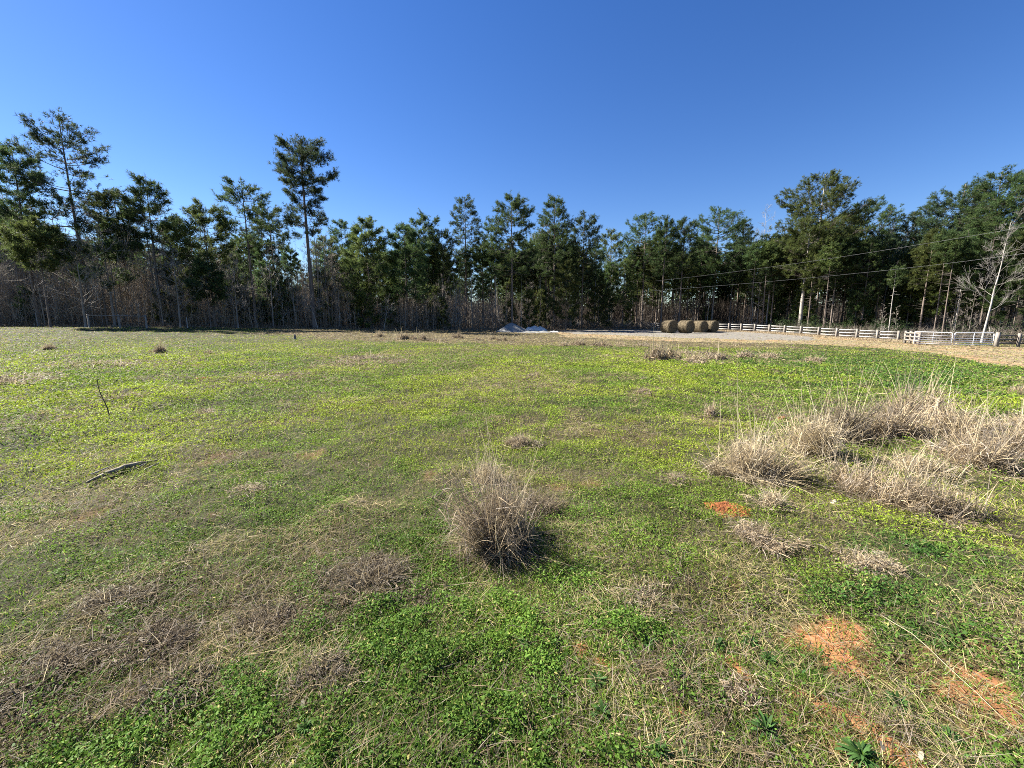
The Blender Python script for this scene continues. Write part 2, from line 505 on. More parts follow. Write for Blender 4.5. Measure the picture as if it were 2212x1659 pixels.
def make_field():
    # broad clover / weed leaves
    g = G()
    x, y, d, r = scatter(1150000, .75, 60, 101)
    clay, st, track, gravel, dk, wood = zones(x, y)
    thin = sstep(.66, .40, fbm(x, y, .4, 59, 3)) * .85 * sstep(14, 5, d) + .25 * sstep(.6, .4, fbm(x, y, 2, 60, 2))
    keep = r.rand(len(x)) > np.clip(clay * 1.05 + track * .9 + wood * .97 + st * .6 + thin + .9 * sstep(16, 55, d), 0, .97)
    x, y, d, clay, st, dk, track = [q[keep] for q in (x, y, d, clay, st, dk, track)]
    n = len(x)
    k = np.minimum(np.maximum(1, d / 4.2) ** .85, 3.2)
    L = r.uniform(.009, .020, n) * k * (1 + .5 * dk); W = L * r.uniform(.36, .6, n)
    lump = fbm(x, y, .18, 51, 2)
    z = gz(x, y) + (r.uniform(0.002, .026, n) + .055 * sstep(.42, .7, lump) * r.rand(n)) * np.minimum(k, 1.6)
    P = np.stack([x, y, z], -1)
    D = rnd_dir(r, n, -10, 65)
    S = rnd_dir(r, n, -35, 35)
    hue = fbm(x, y, 2.6, 53, 3); fine = r.rand(n)
    lime = np.array([.28, .355, .03]); green = np.array([.13, .215, .026]); deep = np.array([.05, .12, .028])
    f1 = np.clip(.15 + .9 * sstep(.35, .65, hue) + .5 * (fine - .5) - .45 * sstep(5.5, 2.2, d), 0, 1)[:, None]
    c = green * (1 - f1) + lime * f1
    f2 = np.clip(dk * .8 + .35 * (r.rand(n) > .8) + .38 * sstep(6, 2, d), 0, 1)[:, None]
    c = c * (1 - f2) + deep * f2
    c = c * (.62 + .75 * fbm(x, y, .5, 63, 3))[:, None]
    yel = (r.rand(n) > .96)[:, None]
    c = np.where(yel, np.array([.33, .30, .10]), c) * r.uniform(.7, 1.25, (n, 1))
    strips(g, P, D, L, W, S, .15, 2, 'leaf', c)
    tag(g.build("clover", M_GRASS), "low carpet of green clover and small weed leaves over the field", "ground cover", kind="stuff")

    # grass blades
    g = G()
    x, y, d, r = scatter(780000, .75, 95, 102)
    clay, st, track, gravel, dk, wood = zones(x, y)
    keep = r.rand(len(x)) > np.clip(clay * .6 + track * .72 + gravel * .2 + wood * .95 + st * .25, 0, .97)
    x, y, d, clay, st, dk, track = [q[keep] for q in (x, y, d, clay, st, dk, track)]
    n = len(x)
    k = np.maximum(1, d / 4.0)
    L = r.uniform(.03, .075, n) * np.minimum(k, 2.0) ** .5 * (1 + .6 * dk) * np.where(d > 22, .8, 1); W = r.uniform(.0022, .0045, n) * k ** 1.05
    z = gz(x, y) - .004
    P = np.stack([x, y, z], -1)
    D = rnd_dir(r, n, 15, 80); S = rnd_dir(r, n, -20, 20)
    hue = fbm(x, y, 2.6, 53, 3)
    big = fbm(x, y * .6, 11, 57, 3)
    dry = np.clip(st * .75 + .20 + .22 * sstep(.45, .65, big) * sstep(12, 30, d), 0, 1) * (1 - .55 * dk)
    isdry = r.rand(n) < dry
    lime = np.array([.28, .355, .03]); green = np.array([.13, .215, .026]); deep = np.array([.05, .12, .03])
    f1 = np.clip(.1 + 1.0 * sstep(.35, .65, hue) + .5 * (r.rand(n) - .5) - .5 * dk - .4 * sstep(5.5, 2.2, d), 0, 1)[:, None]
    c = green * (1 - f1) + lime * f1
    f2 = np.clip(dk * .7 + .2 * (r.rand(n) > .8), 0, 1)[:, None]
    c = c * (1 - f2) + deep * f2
    c = c * (.68 + .64 * fbm(x, y, .7, 64, 3))[:, None]
    sc_ = np.array([.36, .30, .13]) * r.uniform(.45, 1.25, (n, 1))
    c = np.where(isdry[:, None], sc_, c * r.uniform(.7, 1.25, (n, 1)))
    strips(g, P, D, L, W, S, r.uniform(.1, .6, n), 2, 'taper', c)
    tag(g.build("grass", M_GRASS), "short green winter grass mixed with dry blades across the field", "grass", kind="stuff")

    # flattened dry straw
    g = G()
    x, y, d, r = scatter(520000, .75, 95, 103)
    clay, st, track, gravel, dk, wood = zones(x, y)
    p = np.clip(.22 + .04 * sstep(6, 2.5, d) + st * .95 + track * .35 - clay * .35 - dk * .15, 0, 1) * (1 - .8 * wood) * (1 - .75 * gravel)
    keep = r.rand(len(x)) < p
    x, y, d, st = [q[keep] for q in (x, y, d, st)]
    n = len(x)
    k = np.maximum(1, d / 4.0)
    L = r.uniform(.04, .15, n) * np.minimum(k, 3) ** .6; W = r.uniform(.0016, .0034, n) * k ** 1.0
    z = gz(x, y) + r.uniform(.004, .045, n) * (.5 + st)
    P = np.stack([x, y, z], -1)
    az = r.normal(0.7, 1.3, n); el = np.radians(r.uniform(-8, 30, n))
    D = np.stack([np.cos(az) * np.cos(el), np.sin(az) * np.cos(el), np.sin(el)], -1)
    S = rnd_dir(r, n, -40, 40)
    brown = sstep(.4, .62, fbm(x, y, .6, 62, 3))[:, None]
    c = (np.array([.42, .34, .175]) * (1 - brown) + np.array([.19, .14, .085]) * brown) * r.uniform(.35, 1.3, (n, 1))
    grey = (r.rand(n) < .3)[:, None]
    c = np.where(grey, np.array([.25, .21, .16]) * r.uniform(.5, 1.3, (n, 1)), c)
    strips(g, P, D, L, W, S, r.uniform(-.1, .45, n), 3, 'taper', c)
    tag(g.build("straw", M_STRAW), "flattened pale dry straw lying through the green field", "dry grass", kind="stuff")


make_field()


# ------------------------------------------------------------------ dry grass tufts
def tuft_mesh(name, seed, h, r0, n, spread=.45, flat=0., stalks=.03, w=.0035, grey=.4, bits=1.5, tone=1.0):
    """a clump of dead grass: arching blades, curled leaf bits and a few tall stalks"""
    r = RS(seed); g = G()
    nbun = max(3, int(n / 110))
    bc = r.normal(0, .45, (nbun, 2)) * r0; bh = r.uniform(.45, 1.0, nbun); bl = r.normal(0, .30, (nbun, 2)) * (.5 + spread) + bc / r0 * .35 * spread
    bh[0] = 1.0; bc[0] *= .3
    bs = r.uniform(.12, .34, nbun) * r0
    k = r.choice(nbun, n, p=(bh / bh.sum()))
    P = np.concatenate([bc[k] + r.normal(0, 1, (n, 2)) * bs[k][:, None], np.full((n, 1), -.01)], 1)
    rr = np.hypot(P[:, 0], P[:, 1])
    wild = (r.rand(n) < .3)[:, None]
    lean = bl[k] + r.normal(0, .22, (n, 2)) * (.6 + spread) + wild * r.normal(0, .7, (n, 2)) * spread
    D = hexrot(np.concatenate([lean, np.full((n, 1), 1 - .75 * flat)], 1))
    L = h * bh[k] * r.uniform(.3, 1.0, n) ** .8
    S = rnd_dir(r, n, -20, 20)
    base = np.array([.38, .30, .185]) * tone; gr = np.array([.29, .245, .19]) * tone
    def cols(m):
        c = np.where((r.rand(m) < grey)[:, None], gr, base) * r.uniform(.45, 1.3, (m, 1))
        return c
    strips(g, P, D, L, w * r.uniform(.7, 1.4, n), S, r.uniform(0, .75, n) * (.2 + spread), 4, 'taper', cols(n))
    # curled bits hanging on the blades
    m = int(n * bits)
    i = r.randint(0, n, m); t = r.uniform(.05, .85, m)
    Q = P[i] + D[i] * (L[i] * t)[:, None] + r.normal(0, .012 + .03 * h, (m, 3)) * .6
    Q[:, 2] = np.maximum(Q[:, 2] - .3 * L[i] * t * t * spread, .004)
    strips(g, Q, rnd_dir(r, m, -50, 60), h * r.uniform(.07, .24, m), w * r.uniform(.7, 1.5, m), rnd_dir(r, m, -40, 40), r.uniform(0, .9, m), 3, 'taper', cols(m))
    # broken blades lying flat around the foot
    m = int(n * .5); az = r.uniform(0, 6.283, m); ro = r0 * r.uniform(.2, 1.25, m)
    Q = np.stack([np.cos(az) * ro, np.sin(az) * ro, r.uniform(.005, .05, m)], -1)
    strips(g, Q, rnd_dir(r, m, -8, 22), h * r.uniform(.15, .6, m), w * r.uniform(.7, 1.3, m), rnd_dir(r, m, -40, 40), r.uniform(0, .3, m), 3, 'taper', cols(m) * .85)
    # tall pale stalks
    s = max(2, int(n * stalks * (.5 if flat < .15 else .12)))
    az = r.uniform(0, 2 * math.pi, s); le = r.uniform(.05, .5, s)
    D2 = hexrot(np.stack([np.cos(az) * le, np.sin(az) * le, np.ones(s)], -1))
    P2 = P[r.randint(0, n, s)]
    strips(g, P2, D2, h * r.uniform(1.0, 1.55, s), w * .9, rnd_dir(r, s, -20, 20), r.uniform(0, .25, s), 4, 'taper', np.array([.55, .47, .31]) * r.uniform(.7, 1.2, (s, 1)))
    return g.mesh(name, M_STRAW)


def place(name, me, loc, rz=0, s=(1, 1, 1), label=None, cat=None, group=None):
    o = bpy.data.objects.new(name, me); C.objects.link(o)
    o.location = loc; o.rotation_euler = (0, 0, rz); o.scale = s if isinstance(s, tuple) else (s, s, s)
    return tag(o, label, cat, group)


def px_size(px, py, hpx, wpx):
    """metres of a thing hpx tall and 2*wpx wide standing at px,py"""
    x, y, z = at(px, py)
    k = y * 1.0 / (F * CP) * 1024 / 2212
    return (x, y, z), hpx * k * 1.02, wpx * k


NEAR_TUFTS = [
    # px, base py, height px, half width px, n, spread, flat, stalks, label
    (1082, 1178, 170, 56, 1000, .34, 0, .03, "tall spiky dead grass clump in the middle of the near field"),
    (1165, 1112, 85, 56, 800, .6, .05, .02, "dark bushy dead grass clump just behind the tall middle clump"),
    (1055, 1050, 85, 42, 350, .5, 0, .05, "loose dead grass clump left behind the tall middle clump"),
    (1125, 962, 36, 34, 420, .7, .2, .01, "small round grey grass clump beyond the tall middle clump"),
    (790, 1255, 80, 85, 800, .9, .45, .01, "matted low heap of dead grass left of the tall middle clump"),
    (1625, 1025, 130, 62, 1000, .5, 0, .04, "upright dead grass clump left of the big thicket, above the clay mound"),
    (1660, 1095, 55, 38, 350, .7, .1, .03, "short dead grass clump touching the right of the red clay mound"),
    (1640, 1160, 55, 55, 420, .8, .4, .02, "flattened dead grass clump below the red clay mound"),
    (1532, 903, 38, 11, 160, .3, 0, .03, "narrow upright dead grass clump standing alone in the green field"),
    (1755, 985, 120, 48, 750, .5, 0, .04, "leftmost clump of the big dead grass thicket"),
    (1830, 950, 105, 52, 800, .55, 0, .04, "dark hollow clump second from the left in the thicket's back row"),
    (1905, 945, 100, 52, 800, .6, 0, .03, "middle back clump of the big thicket with pale arching blades"),
    (1985, 920, 100, 46, 800, .45, 0, .05, "tallest brown clump at the back of the big thicket"),
    (2060, 950, 110, 55, 850, .6, 0, .04, "back clump of the thicket right of its tallest brown clump"),
    (2110, 1010, 110, 62, 950, .7, .05, .03, "wide sprawling clump at the right end of the thicket"),
    (2185, 985, 100, 55, 800, .7, .05, .03, "grey clump of the thicket cut by the right edge of the photo"),
    (2215, 930, 50, 50, 500, .7, .1, .03, "low grey clump at the right edge behind the thicket"),
    (1990, 1015, 70, 60, 600, .8, .2, .03, "low arching clump in the hollow centre of the thicket"),
    (1870, 1070, 95, 50, 650, .55, 0, .05, "pale spiky clump at the front left of the thicket"),
    (1985, 1095, 105, 62, 850, .55, 0, .05, "round spiky clump at the front right of the thicket"),
    (2055, 1120, 60, 60, 500, .9, .35, .02, "flattened clump spilling from the thicket's front right corner"),
    (1860, 1215, 50, 60, 420, .9, .35, .05, "thin flattened clump below the thicket with long pale stalks"),
    (1390, 1300, 40, 70, 480, .95, .5, .01, "low flattened clump between the tall middle clump and the clay mound"),
    (250, 1300, 50, 75, 600, .95, .5, .02, "matted brown clump in the left foreground"),
    (150, 1420, 60, 80, 600, .95, .5, .02, "low dark matted clump in the bottom left corner"),
    (390, 1500, 55, 70, 550, .95, .5, .02, "matted grey clump at the bottom left, nearest the camera"),
    (560, 1350, 55, 70, 550, .95, .45, .02, "dark matted clump between the left foreground heap and the bottom left mat"),
    (60, 1495, 60, 80, 600, .95, .45, .02, "dark matted clump at the left edge near the bottom"),
    (330, 1385, 50, 80, 550, .95, .45, .02, "dark matted clump in the middle of the left foreground mats"),
    (700, 1470, 50, 70, 500, .95, .45, .02, "dark matted clump right of the grey bottom left mat"),
    (905, 1300, 45, 60, 450, .95, .45, .02, "small dark matted clump below the low heap left of centre"),
    (545, 1060, 26, 40, 260, .9, .4, .03, "small flattened clump right of the grey fallen branch"),
    (1460, 1040, 30, 30, 240, .9, .3, .02, "small loose clump left of the upright clump by the thicket"),
    (1610, 1500, 45, 50, 380, .95, .4, .01, "low tangled clump near the bottom, left of the bare clay"),
]
for q, (px, py, hp, wp, n, spr, fl, stk, lab) in enumerate(NEAR_TUFTS):
    loc, h, w_ = px_size(px, py, hp, wp)
    dd = math.hypot(loc[0], loc[1])
    me = tuft_mesh("dry_grass_clump", 300 + q, max(h, .08) * (1.7 if q == 0 else (1.32 if px > 1500 else 1.12) if fl < .15 else (1.0 if px > 1500 else 1.3)), max(w_, .06), int(n * (1.05 if fl < .15 else 1.5)), spr, fl, stk, w=.0044 * max(1, dd / 4.2), bits=1.7, tone=.6 if ('dark' in lab or 'matted' in lab) else 1.2 if px > 1500 else 1.0)
    place("dry_grass_clump", me, loc, q * 1.3, 1.0, lab, "grass clump", "clumps of dead grass in the field")

FAR_TUFTS = [
    (1418, 778, 36, 24, "brown upright clump, largest of those in front of the hay bales"), (1445, 776, 30, 20, "brown clump touching the largest clump in front of the hay bales"),
    (1500, 782, 20, 26, "grey low clump right of the largest clump before the bales"), (1545, 779, 18, 24, "low grey clump between two others below the hay bales"),
    (1600, 774, 18, 30, "wide grey clump below the board fence's left part"), (1660, 775, 15, 26, "wide grey clump furthest right in the row below the fence"),
    (1480, 765, 14, 30, "thin straw clump behind the largest clump before the bales"), (1390, 748, 9, 20, "tiny straw clump under the nearest hay bale"),
    (270, 858, 15, 38, "dark low flattened clump right of the leaning dead stem"), (455, 893, 17, 36, "arched pale clump in the left middle field"),
    (30, 826, 14, 40, "brown flattened clump at the left edge of the field"), (340, 762, 20, 12, "thin brown clump standing in the far left field"),
    (105, 755, 13, 11, "round brown clump in the far left field"), (452, 765, 10, 9, "tiny brown clump in the far field below the young pine"),
    (600, 812, 10, 60, "long flattened straw clump in the left middle field"), (868, 734, 16, 13, "round brown clump left in the far pair"),
    (912, 735, 15, 13, "round brown clump right in the far pair"), (815, 728, 12, 12, "small pale clump left of the far pair"), (940, 736, 9, 18, "low pale clump just right of the far pair"),
    (990, 731, 13, 10, "small brown clump left below the gravel heap"), (1030, 736, 8, 10, "tiny pale clump below the gravel heap"), (1062, 735, 10, 8, "tiny brown clump second below the gravel heap"),
    (1088, 736, 10, 8, "tiny brown clump right below the gravel heap"), (1215, 748, 10, 14, "small straw clump below the right end of the gravel heap"),
    (1250, 746, 13, 16, "straw clump in the row before the gravel drive"), (1300, 748, 11, 16, "straw clump mid row before the gravel drive"), (1340, 747, 9, 14, "straw clump below the brush pile"),
    (800, 776, 14, 40, "straw heap on the brown dead patch"), (745, 785, 8, 36, "low straw heap left on the brown dead patch"), (860, 783, 9, 30, "low straw heap right on the brown dead patch"),
    (1125, 785, 8, 16, "small dark clump in the centre of the far field"), (1160, 815, 12, 14, "small pale clump in the centre of the middle field"),
    (1390, 848, 12, 18, "grey clump alone in the right middle field"), (1310, 770, 6, 26, "dark flattened clump right of the field centre"), (1730, 905, 10, 14, "tiny pale clump left of the thicket's back row"),
    (2205, 850, 18, 14, "grey clump at the right edge of the field"), (1760, 782, 12, 22, "thin grey clump right of the row below the fence"),
    (230, 785, 8, 40, "low grey straw clump in the far left field"), (1640, 890, 7, 10, "tiny straw clump near the small red spot"),
]
far_me = [tuft_mesh("dry_grass_clump", 500 + k, .35, .3, 420, .55 + .1 * (k % 3), .1 * (k % 3), .02, w=.014, bits=1.5) for k in range(6)]
low_me = [tuft_mesh("dry_grass_clump", 520 + k, .20, .4, 380, 1.0, .5, .01, w=.012, bits=1.5) for k in range(3)]
for q, (px, py, hp, wp, lab) in enumerate(FAR_TUFTS):
    loc, h, w_ = px_size(px, py, hp, wp)
    low = wp > 1.9 * hp
    me = (low_me if low else far_me)[q % (3 if low else 6)]
    place("dry_grass_clump", me, loc, q * 2.1, (1.35 * w_ / (.42 if low else .36), 1.1 * w_ / (.42 if low else .36), 1.5 * h / (.17 if low else .33)), lab, "grass clump", "clumps of dead grass in the field")

# single long stalks lying or leaning in the foreground
STALKS = [(1078, 1255, 1075, 1060, .28, "straight pale stalk standing before the tall middle clump"), (960, 1275, 1075, 1275, .02, "pale stalk lying crosswise before the tall middle clump"),
          (1900, 1340, 2212, 1610, .03, "long straw stem lying towards the bottom right corner"), (1770, 1240, 1990, 1235, .05, "bent pale stem lying before the thicket"),
          (40, 1580, 75, 1510, .06, "short pale stem at the bottom left above the corner")]
for k, (a0, b0, a1, b1, up, lab) in enumerate(STALKS):
    p0 = np.array(at(a0, b0)); p1 = np.array(at(a1, b1)) if k else None
    if k == 0:
        p1 = p0 + np.array([-.01, .06, .42])
    t = np.linspace(0, 1, 9)[:, None]
    pts = p0 + (p1 - p0) * t
    if k:
        pts[:, 2] = gz(pts[:, 0], pts[:, 1]) + .03 + up * np.sin(math.pi * t[:, 0])
    pts[:, 0] += .015 * np.sin(t[:, 0] * 6)
    g = G(); tube(g, pts, np.linspace(.0022, .0012, 9), 4, (.45, .39, .26))
    o = g.build("straw_stalk", M_STRAW); tag(o, lab, "straw stalk")


# ------------------------------------------------------------------ green rosette weeds
def rosette_mesh(seed, n=26, L0=.13, col=(.055, .115, .03)):
    r = RS(seed); g = G()
    az = np.arange(n) * 2.4 + r.normal(0, .25, n); el = np.radians(np.linspace(12, 65, n) + r.normal(0, 8, n))
    D = np.stack([np.cos(az) * np.cos(el), np.sin(az) * np.cos(el), np.sin(el)], -1)
    S = np.stack([-np.sin(az), np.cos(az), r.normal(0, .3, n)], -1)
    L = L0 * r.uniform(.6, 1.1, n); P = D * .01
    strips(g, P, D, L, L * r.uniform(.11, .19, n), S, r.uniform(.15, .8, n), 6, 'leaf', np.array(col) * r.uniform(.7, 1.4, (n, 1)))
    return g.mesh("broadleaf_weed", M_GRASS, True)


ros = [rosette_mesh(700 + k, 40 + 8 * k, .12) for k in range(3)]
ROS = [(1655, 1585, 48, "dark green weed rosette beside the bare clay near the bottom"), (1860, 1640, 52, "dark green weed rosette on bare clay at the bottom edge"), (1620, 1395, 24, "small weed rosette left of the clay streak"),
       (1940, 1530, 36, "grey green weed rosette between two bare clay spots"), (1300, 1545, 34, "weed rosette in the bottom middle"), (1290, 1480, 30, "weed rosette above another in the bottom middle"),
       (1550, 1400, 26, "weed rosette below the flattened clump"), (1130, 1400, 22, "tiny weed rosette below the tall middle clump"), (1660, 1430, 22, "tiny weed rosette on the clay streak's left side"),
       (1420, 1630, 38, "weed rosette cut by the bottom edge of the photo"), (2050, 1600, 34, "weed rosette left of the pebbly bare spot"), (660, 1580, 26, "pale leaved weed rosette in the bottom left"),
       (1400, 1395, 26, "weed rosette left of a red clay spot"), (1480, 1650, 40, "dark weed rosette at the bottom edge near the middle")]
for k, (px, py, hw, lab) in enumerate(ROS):
    loc, _, w_ = px_size(px, py, 10, hw)
    place("broadleaf_weed", ros[k % 3], (loc[0], loc[1], loc[2] + .01), k * 1.7, 1.0 * w_ / .11, lab, "weed", "rosette weeds in the grass")


# ------------------------------------------------------------------ clay mounds, stone, fallen branch, dead stem, stump
def mound_mesh(name, seed, mat, rx, ry, h, rough=.25, n=56, power=1.0, peaks=None, fine=.4):
    a = np.linspace(0, 2 * math.pi, n, endpoint=False); rr = np.linspace(0, 1, n // 2)
    A, R_ = np.meshgrid(a, rr)
    edge = 1 + rough * (fbm(np.cos(A) * 2, np.sin(A) * 2, 1.0, seed) - .5) * 2
    X = R_ * np.cos(A) * rx * edge; Y = R_ * np.sin(A) * ry * edge
    prof = np.clip(1 - R_ ** 1.6, 0, 1) ** power
    if peaks:
        prof = np.zeros_like(X)
        for (qx, qy, qr, qh) in peaks:
            prof = np.maximum(prof, qh * np.clip(1 - np.hypot((X / rx - qx), (Y / ry - qy)) / qr, 0, 1) ** power)
    Z = h * prof + h * fine * (fbm(X, Y, max(rx, ry) * .3, seed + 2, 4) - .5) * np.clip(prof * 3, 0, 1) - .04 * (R_ > .98) - .02
    m = len(rr); i = (np.arange(m - 1) * n)[:, None]; j = np.arange(n)[None]; k = (j + 1) % n
    f = np.stack([i + j, i + n + j, i + n + k, i + k], -1).reshape(-1, 4)
    g = G(); g.add(np.stack([X, Y, Z], -1), f)
    return g.mesh(name, mat, True)


MOUNDS = [(1575, 1090, 46, 30, "red clay mound in front of the thicket's left side"), (1690, 903, 9, 6, "small bright red clay mound in the green behind the thicket"),
          (440, 817, 14, 5, "dark red clay mound in the left middle field")]
for k, (px, py, hw, hp, lab) in enumerate(MOUNDS):
    loc, h, w_ = px_size(px, py + hp * .3, hp, hw)
    me = mound_mesh("clay_mound", 40 + k, M_CLAY, w_ * 1.15, w_ * .9, max(h * .55, .06), .5, 64, .8, None, .9)
    place("clay_mound", me, (loc[0], loc[1], loc[2]), .3 * k, 1.0, lab, "dirt mound", "red clay mounds in the field")

loc, h, w_ = px_size(1803, 1087, 14, 12)
me = mound_mesh("stone", 60, M_STONE, w_, w_ * .7, .05, .3, 40, .5, None, .3)
place("stone", me, loc, .2, 1.0, "pale tan stone in the grass below the thicket", "stone")

# the fallen branch: a split grey piece of wood
p0 = np.array(at(188, 1052)); p1 = np.array(at(345, 1000))
br = empty("fallen_branch", tuple((p0 + p1) / 2))
tag(br, "weathered grey split branch lying in the left field", "branch")
mid = (p0 + p1) / 2
g = G(); t = np.linspace(0, 1, 14)
pts = p0 - mid + (p1 - p0) * t[:, None]
pts[:, 2] = gz(p0[0] + (p1 - p0)[0] * t, p0[1] + (p1 - p0)[1] * t) - mid[2] + .045
pts[:, 1] += .03 * np.sin(t * 5)
tube(g, pts, .008 + .020 * np.sin(math.pi * np.clip(t * .9 + .08, 0, 1)) ** 1.2, 7)
g.build("wood", noise_mat("grey_wood", (.07, .06, .045), (.36, .31, .22), 6, .9, .8, 20, (1, 5, 3)), br)
for k in range(4):
    g = G()
    o_ = np.array([-.25 + .16 * k, .02 * k, .05 + .01 * (k % 2)])
    tube(g, np.stack([o_ + (p1 - p0) * .32 * s + np.array([0, .03 * math.sin(3 * s + k), .02 * math.sin(2 * s)]) for s in np.linspace(-.4, .6, 6)]), np.linspace(.014, .005, 6), 5)
    g.build("splinter", M_PALE, br)

# leaning dead stem
loc = at(237, 905)
g = G(); L_ = px_size(237, 905, 92, 1)[1]
t = np.linspace(0, 1, 9)[:, None]
pts = np.array([[0, 0, 0]]) + t * np.array([[-.32 * L_, .15 * L_, .98 * L_]]) + np.array([[.02, 0, 0]]) * np.sin(t * 7)
tube(g, pts, np.linspace(.013, .006, 9), 4, (.10, .075, .05))
r = random.Random(4)
for k in range(12):
    s = .25 + .06 * k; q = np.array([-.32, .15, .98]) * L_ * s
    dv = np.array([r.uniform(-1, 1), r.uniform(-1, 1), r.uniform(.3, 1.4)]) * .07 * L_
    tube(g, [q, q + dv], [.0035, .002], 3, (.12, .09, .06))
o = g.build("dead_weed", M_TWIG); o.location = loc
tag(o, "thin dark dead weed stalk leaning in the left field", "dead weed")

g = G(); loc = at(637, 733)
tube(g, [(0, 0, -.1), (.01, 0, .2), (.0, .01, .38)], [.12, .09, .05], 7)
o = g.build("stump", M_OLDWOOD); o.location = loc
tag(o, "tiny dark stump sticking up in the far field", "stump")

# fallen leaves in the foreground
LEAVES = [(560, 1268 + 200, "curled brown dead leaf in the bottom left grass"), (1905, 1640, "pale dead leaf by the bottom edge weed rosette"), (655, 1545, "curled white dead leaf in the bottom left grass"),
          (1345, 1605, "pale curled dead leaf at the bottom middle"), (1985, 1640, "pale folded dead leaf in the bottom right grass")]
for k, (px, py, lab) in enumerate(LEAVES):
    x, y, z = at(px, py); r = RS(90 + k); g = G()
    strips(g, [(0, 0, 0)], [(math.cos(k), math.sin(k), .3)], .045, .018, [(-math.sin(k), math.cos(k), .6)], .3, 6, 'leaf', (.5, .36, .2) if k in (0, 3) else (.30, .27, .20))
    o = g.build("dead_leaf", M_STRAW); o.location = (x, y, z + .035)
    tag(o, lab, "dead leaf", "dead leaves in the foreground")


# ------------------------------------------------------------------ hay bales
def bale_mesh(seed):
    """round bale lying on its side, axis along X, resting on z=0"""
    R0, W0 = .87, .76
    n, m = 64, 14
    a = np.linspace(0, 2 * math.pi, n, endpoint=False)
    rings = []
    for s in (-1,):
        for q in (0.02, .3, .6, .85, .96):
            rings.append((-W0 - .03 + .05 * (1 - q) * 0 + .05 * q ** 6, R0 * q))
    for q in np.linspace(-.93, .93, m):
        rings.append((W0 * q, R0 * (1 + .012 * math.cos(q * 9))))
    for q in (.96, .85, .6, .3, .02):
        rings.append((W0 + .03 - .05 * q ** 6, R0 * q))
    V = []
    for x, rad in rings:
        nz = fbm(np.cos(a) * rad * 3 + 9, np.sin(a) * rad * 3 + x * 5, .6, seed, 4) - .5
        rr = rad * (1 + .05 * nz * (rad > .5))
        z = np.sin(a) * rr
        z = np.where(z < -R0 * .93, -R0 * .93 - (z + R0 * .93) * -.15, z)
        xx = x + (0.09 * nz if rad < R0 * .97 else 0) * np.ones(n)
        V.append(np.stack([xx, np.cos(a) * rr, z + R0 * .94], -1))
    V = np.array(V)
    k = len(rings); i = (np.arange(k - 1) * n)[:, None]; j = np.arange(n)[None]; l = (j + 1) % n
    f = np.stack([i + j, i + l, i + n + l, i + n + j], -1).reshape(-1, 4)
    g = G(); g.add(V, f)
    # close the two centres
    for b0, fl in ((0, 1), ((k - 1) * n, 0)):
        q = [[b0 + s, b0 + s + 1, b0 + n - 2 - s, b0 + n - 1 - s] for s in range(n // 2 - 1)]
        q = np.array(q)
        g.f.append(q[:, ::-1] if fl else q)
    r = RS(seed + 50)
    h = G()
    N = 5200
    aa = r.uniform(0, 2 * math.pi, N); side = r.rand(N) < .62
    xx = np.where(side, r.uniform(-W0, W0, N), np.where(r.rand(N) < .5, -W0 - .03, W0 + .03))
    rad = np.where(side, R0 + .0, R0 * np.sqrt(r.rand(N)))
    P = np.stack([xx, np.cos(aa) * rad, np.maximum(np.sin(aa) * rad + R0 * .94, .02)], -1)
    T = np.stack([np.zeros(N), -np.sin(aa), np.cos(aa)], -1); O = np.where(side[:, None], np.stack([np.zeros(N), np.cos(aa), np.sin(aa)], -1), np.stack([np.sign(xx), np.zeros(N), np.zeros(N)], -1))
    D = T * np.sign(r.rand(N) - .5)[:, None] + O * r.uniform(-.05, .3, (N, 1)) + r.normal(0, .25, (N, 3))
    strips(h, P, D, r.uniform(.08, .22, N), r.uniform(.010, .02, N), O + r.normal(0, .4, (N, 3)), 0.05, 2, 'taper', np.array([.24, .195, .125]) * r.uniform(.3, 1.15, (N, 1)))
    return g.mesh("hay_roll", M_HAY, True), h.mesh("loose_hay", M_STRAW)


BALES = [(1444, 718.3, 57.0, "nearest round hay bale, leftmost of the row of four"), (1481, 718.5, 58.2, "round hay bale second from the left in the row"),
         (1511, 718.5, 61.5, "round hay bale third from the left in the row"), (1534, 718.5, 62.5, "round hay bale at the right end of the row")]
BW = [(22.0, 50.5), (24.0, 51.7), (26.2, 54.2), (27.5, 54.6)]
bm = [bale_mesh(81), bale_mesh(82)]
for k, (px, py, Y, lab) in enumerate(BALES):
    x, _, _ = at_y(px, py, Y)
    e = empty("hay_bale", (x, Y, float(gzs(x, Y)) - .0), math.radians(-66 + 3 * (k % 2)))
    e.location.z = float(gz(x, Y)) + .02
    tag(e, lab, "hay bale", "round hay bales standing on the gravel")
    for nm, me in zip(("hay_roll", "loose_hay"), bm[k % 2]):
        o = bpy.data.objects.new(nm, me); C.objects.link(o); o.parent = e
        o.rotation_euler = (1.1 * k * (nm == 'x'), 0, 0)


# ------------------------------------------------------------------ gravel heaps and brush pile
def heap(name, px, py, hw, hp, mat, seed, peaks, label, ry=.8, power=1.0, cat="heap", rough=.3):
    loc, h, w_ = px_size(px, py, hp, hw)
    me = mound_mesh(name, seed, mat, w_, w_ * ry, h, rough, 96, power, peaks, .22)
    return place(name, me, loc, 0, 1.0, label, cat)


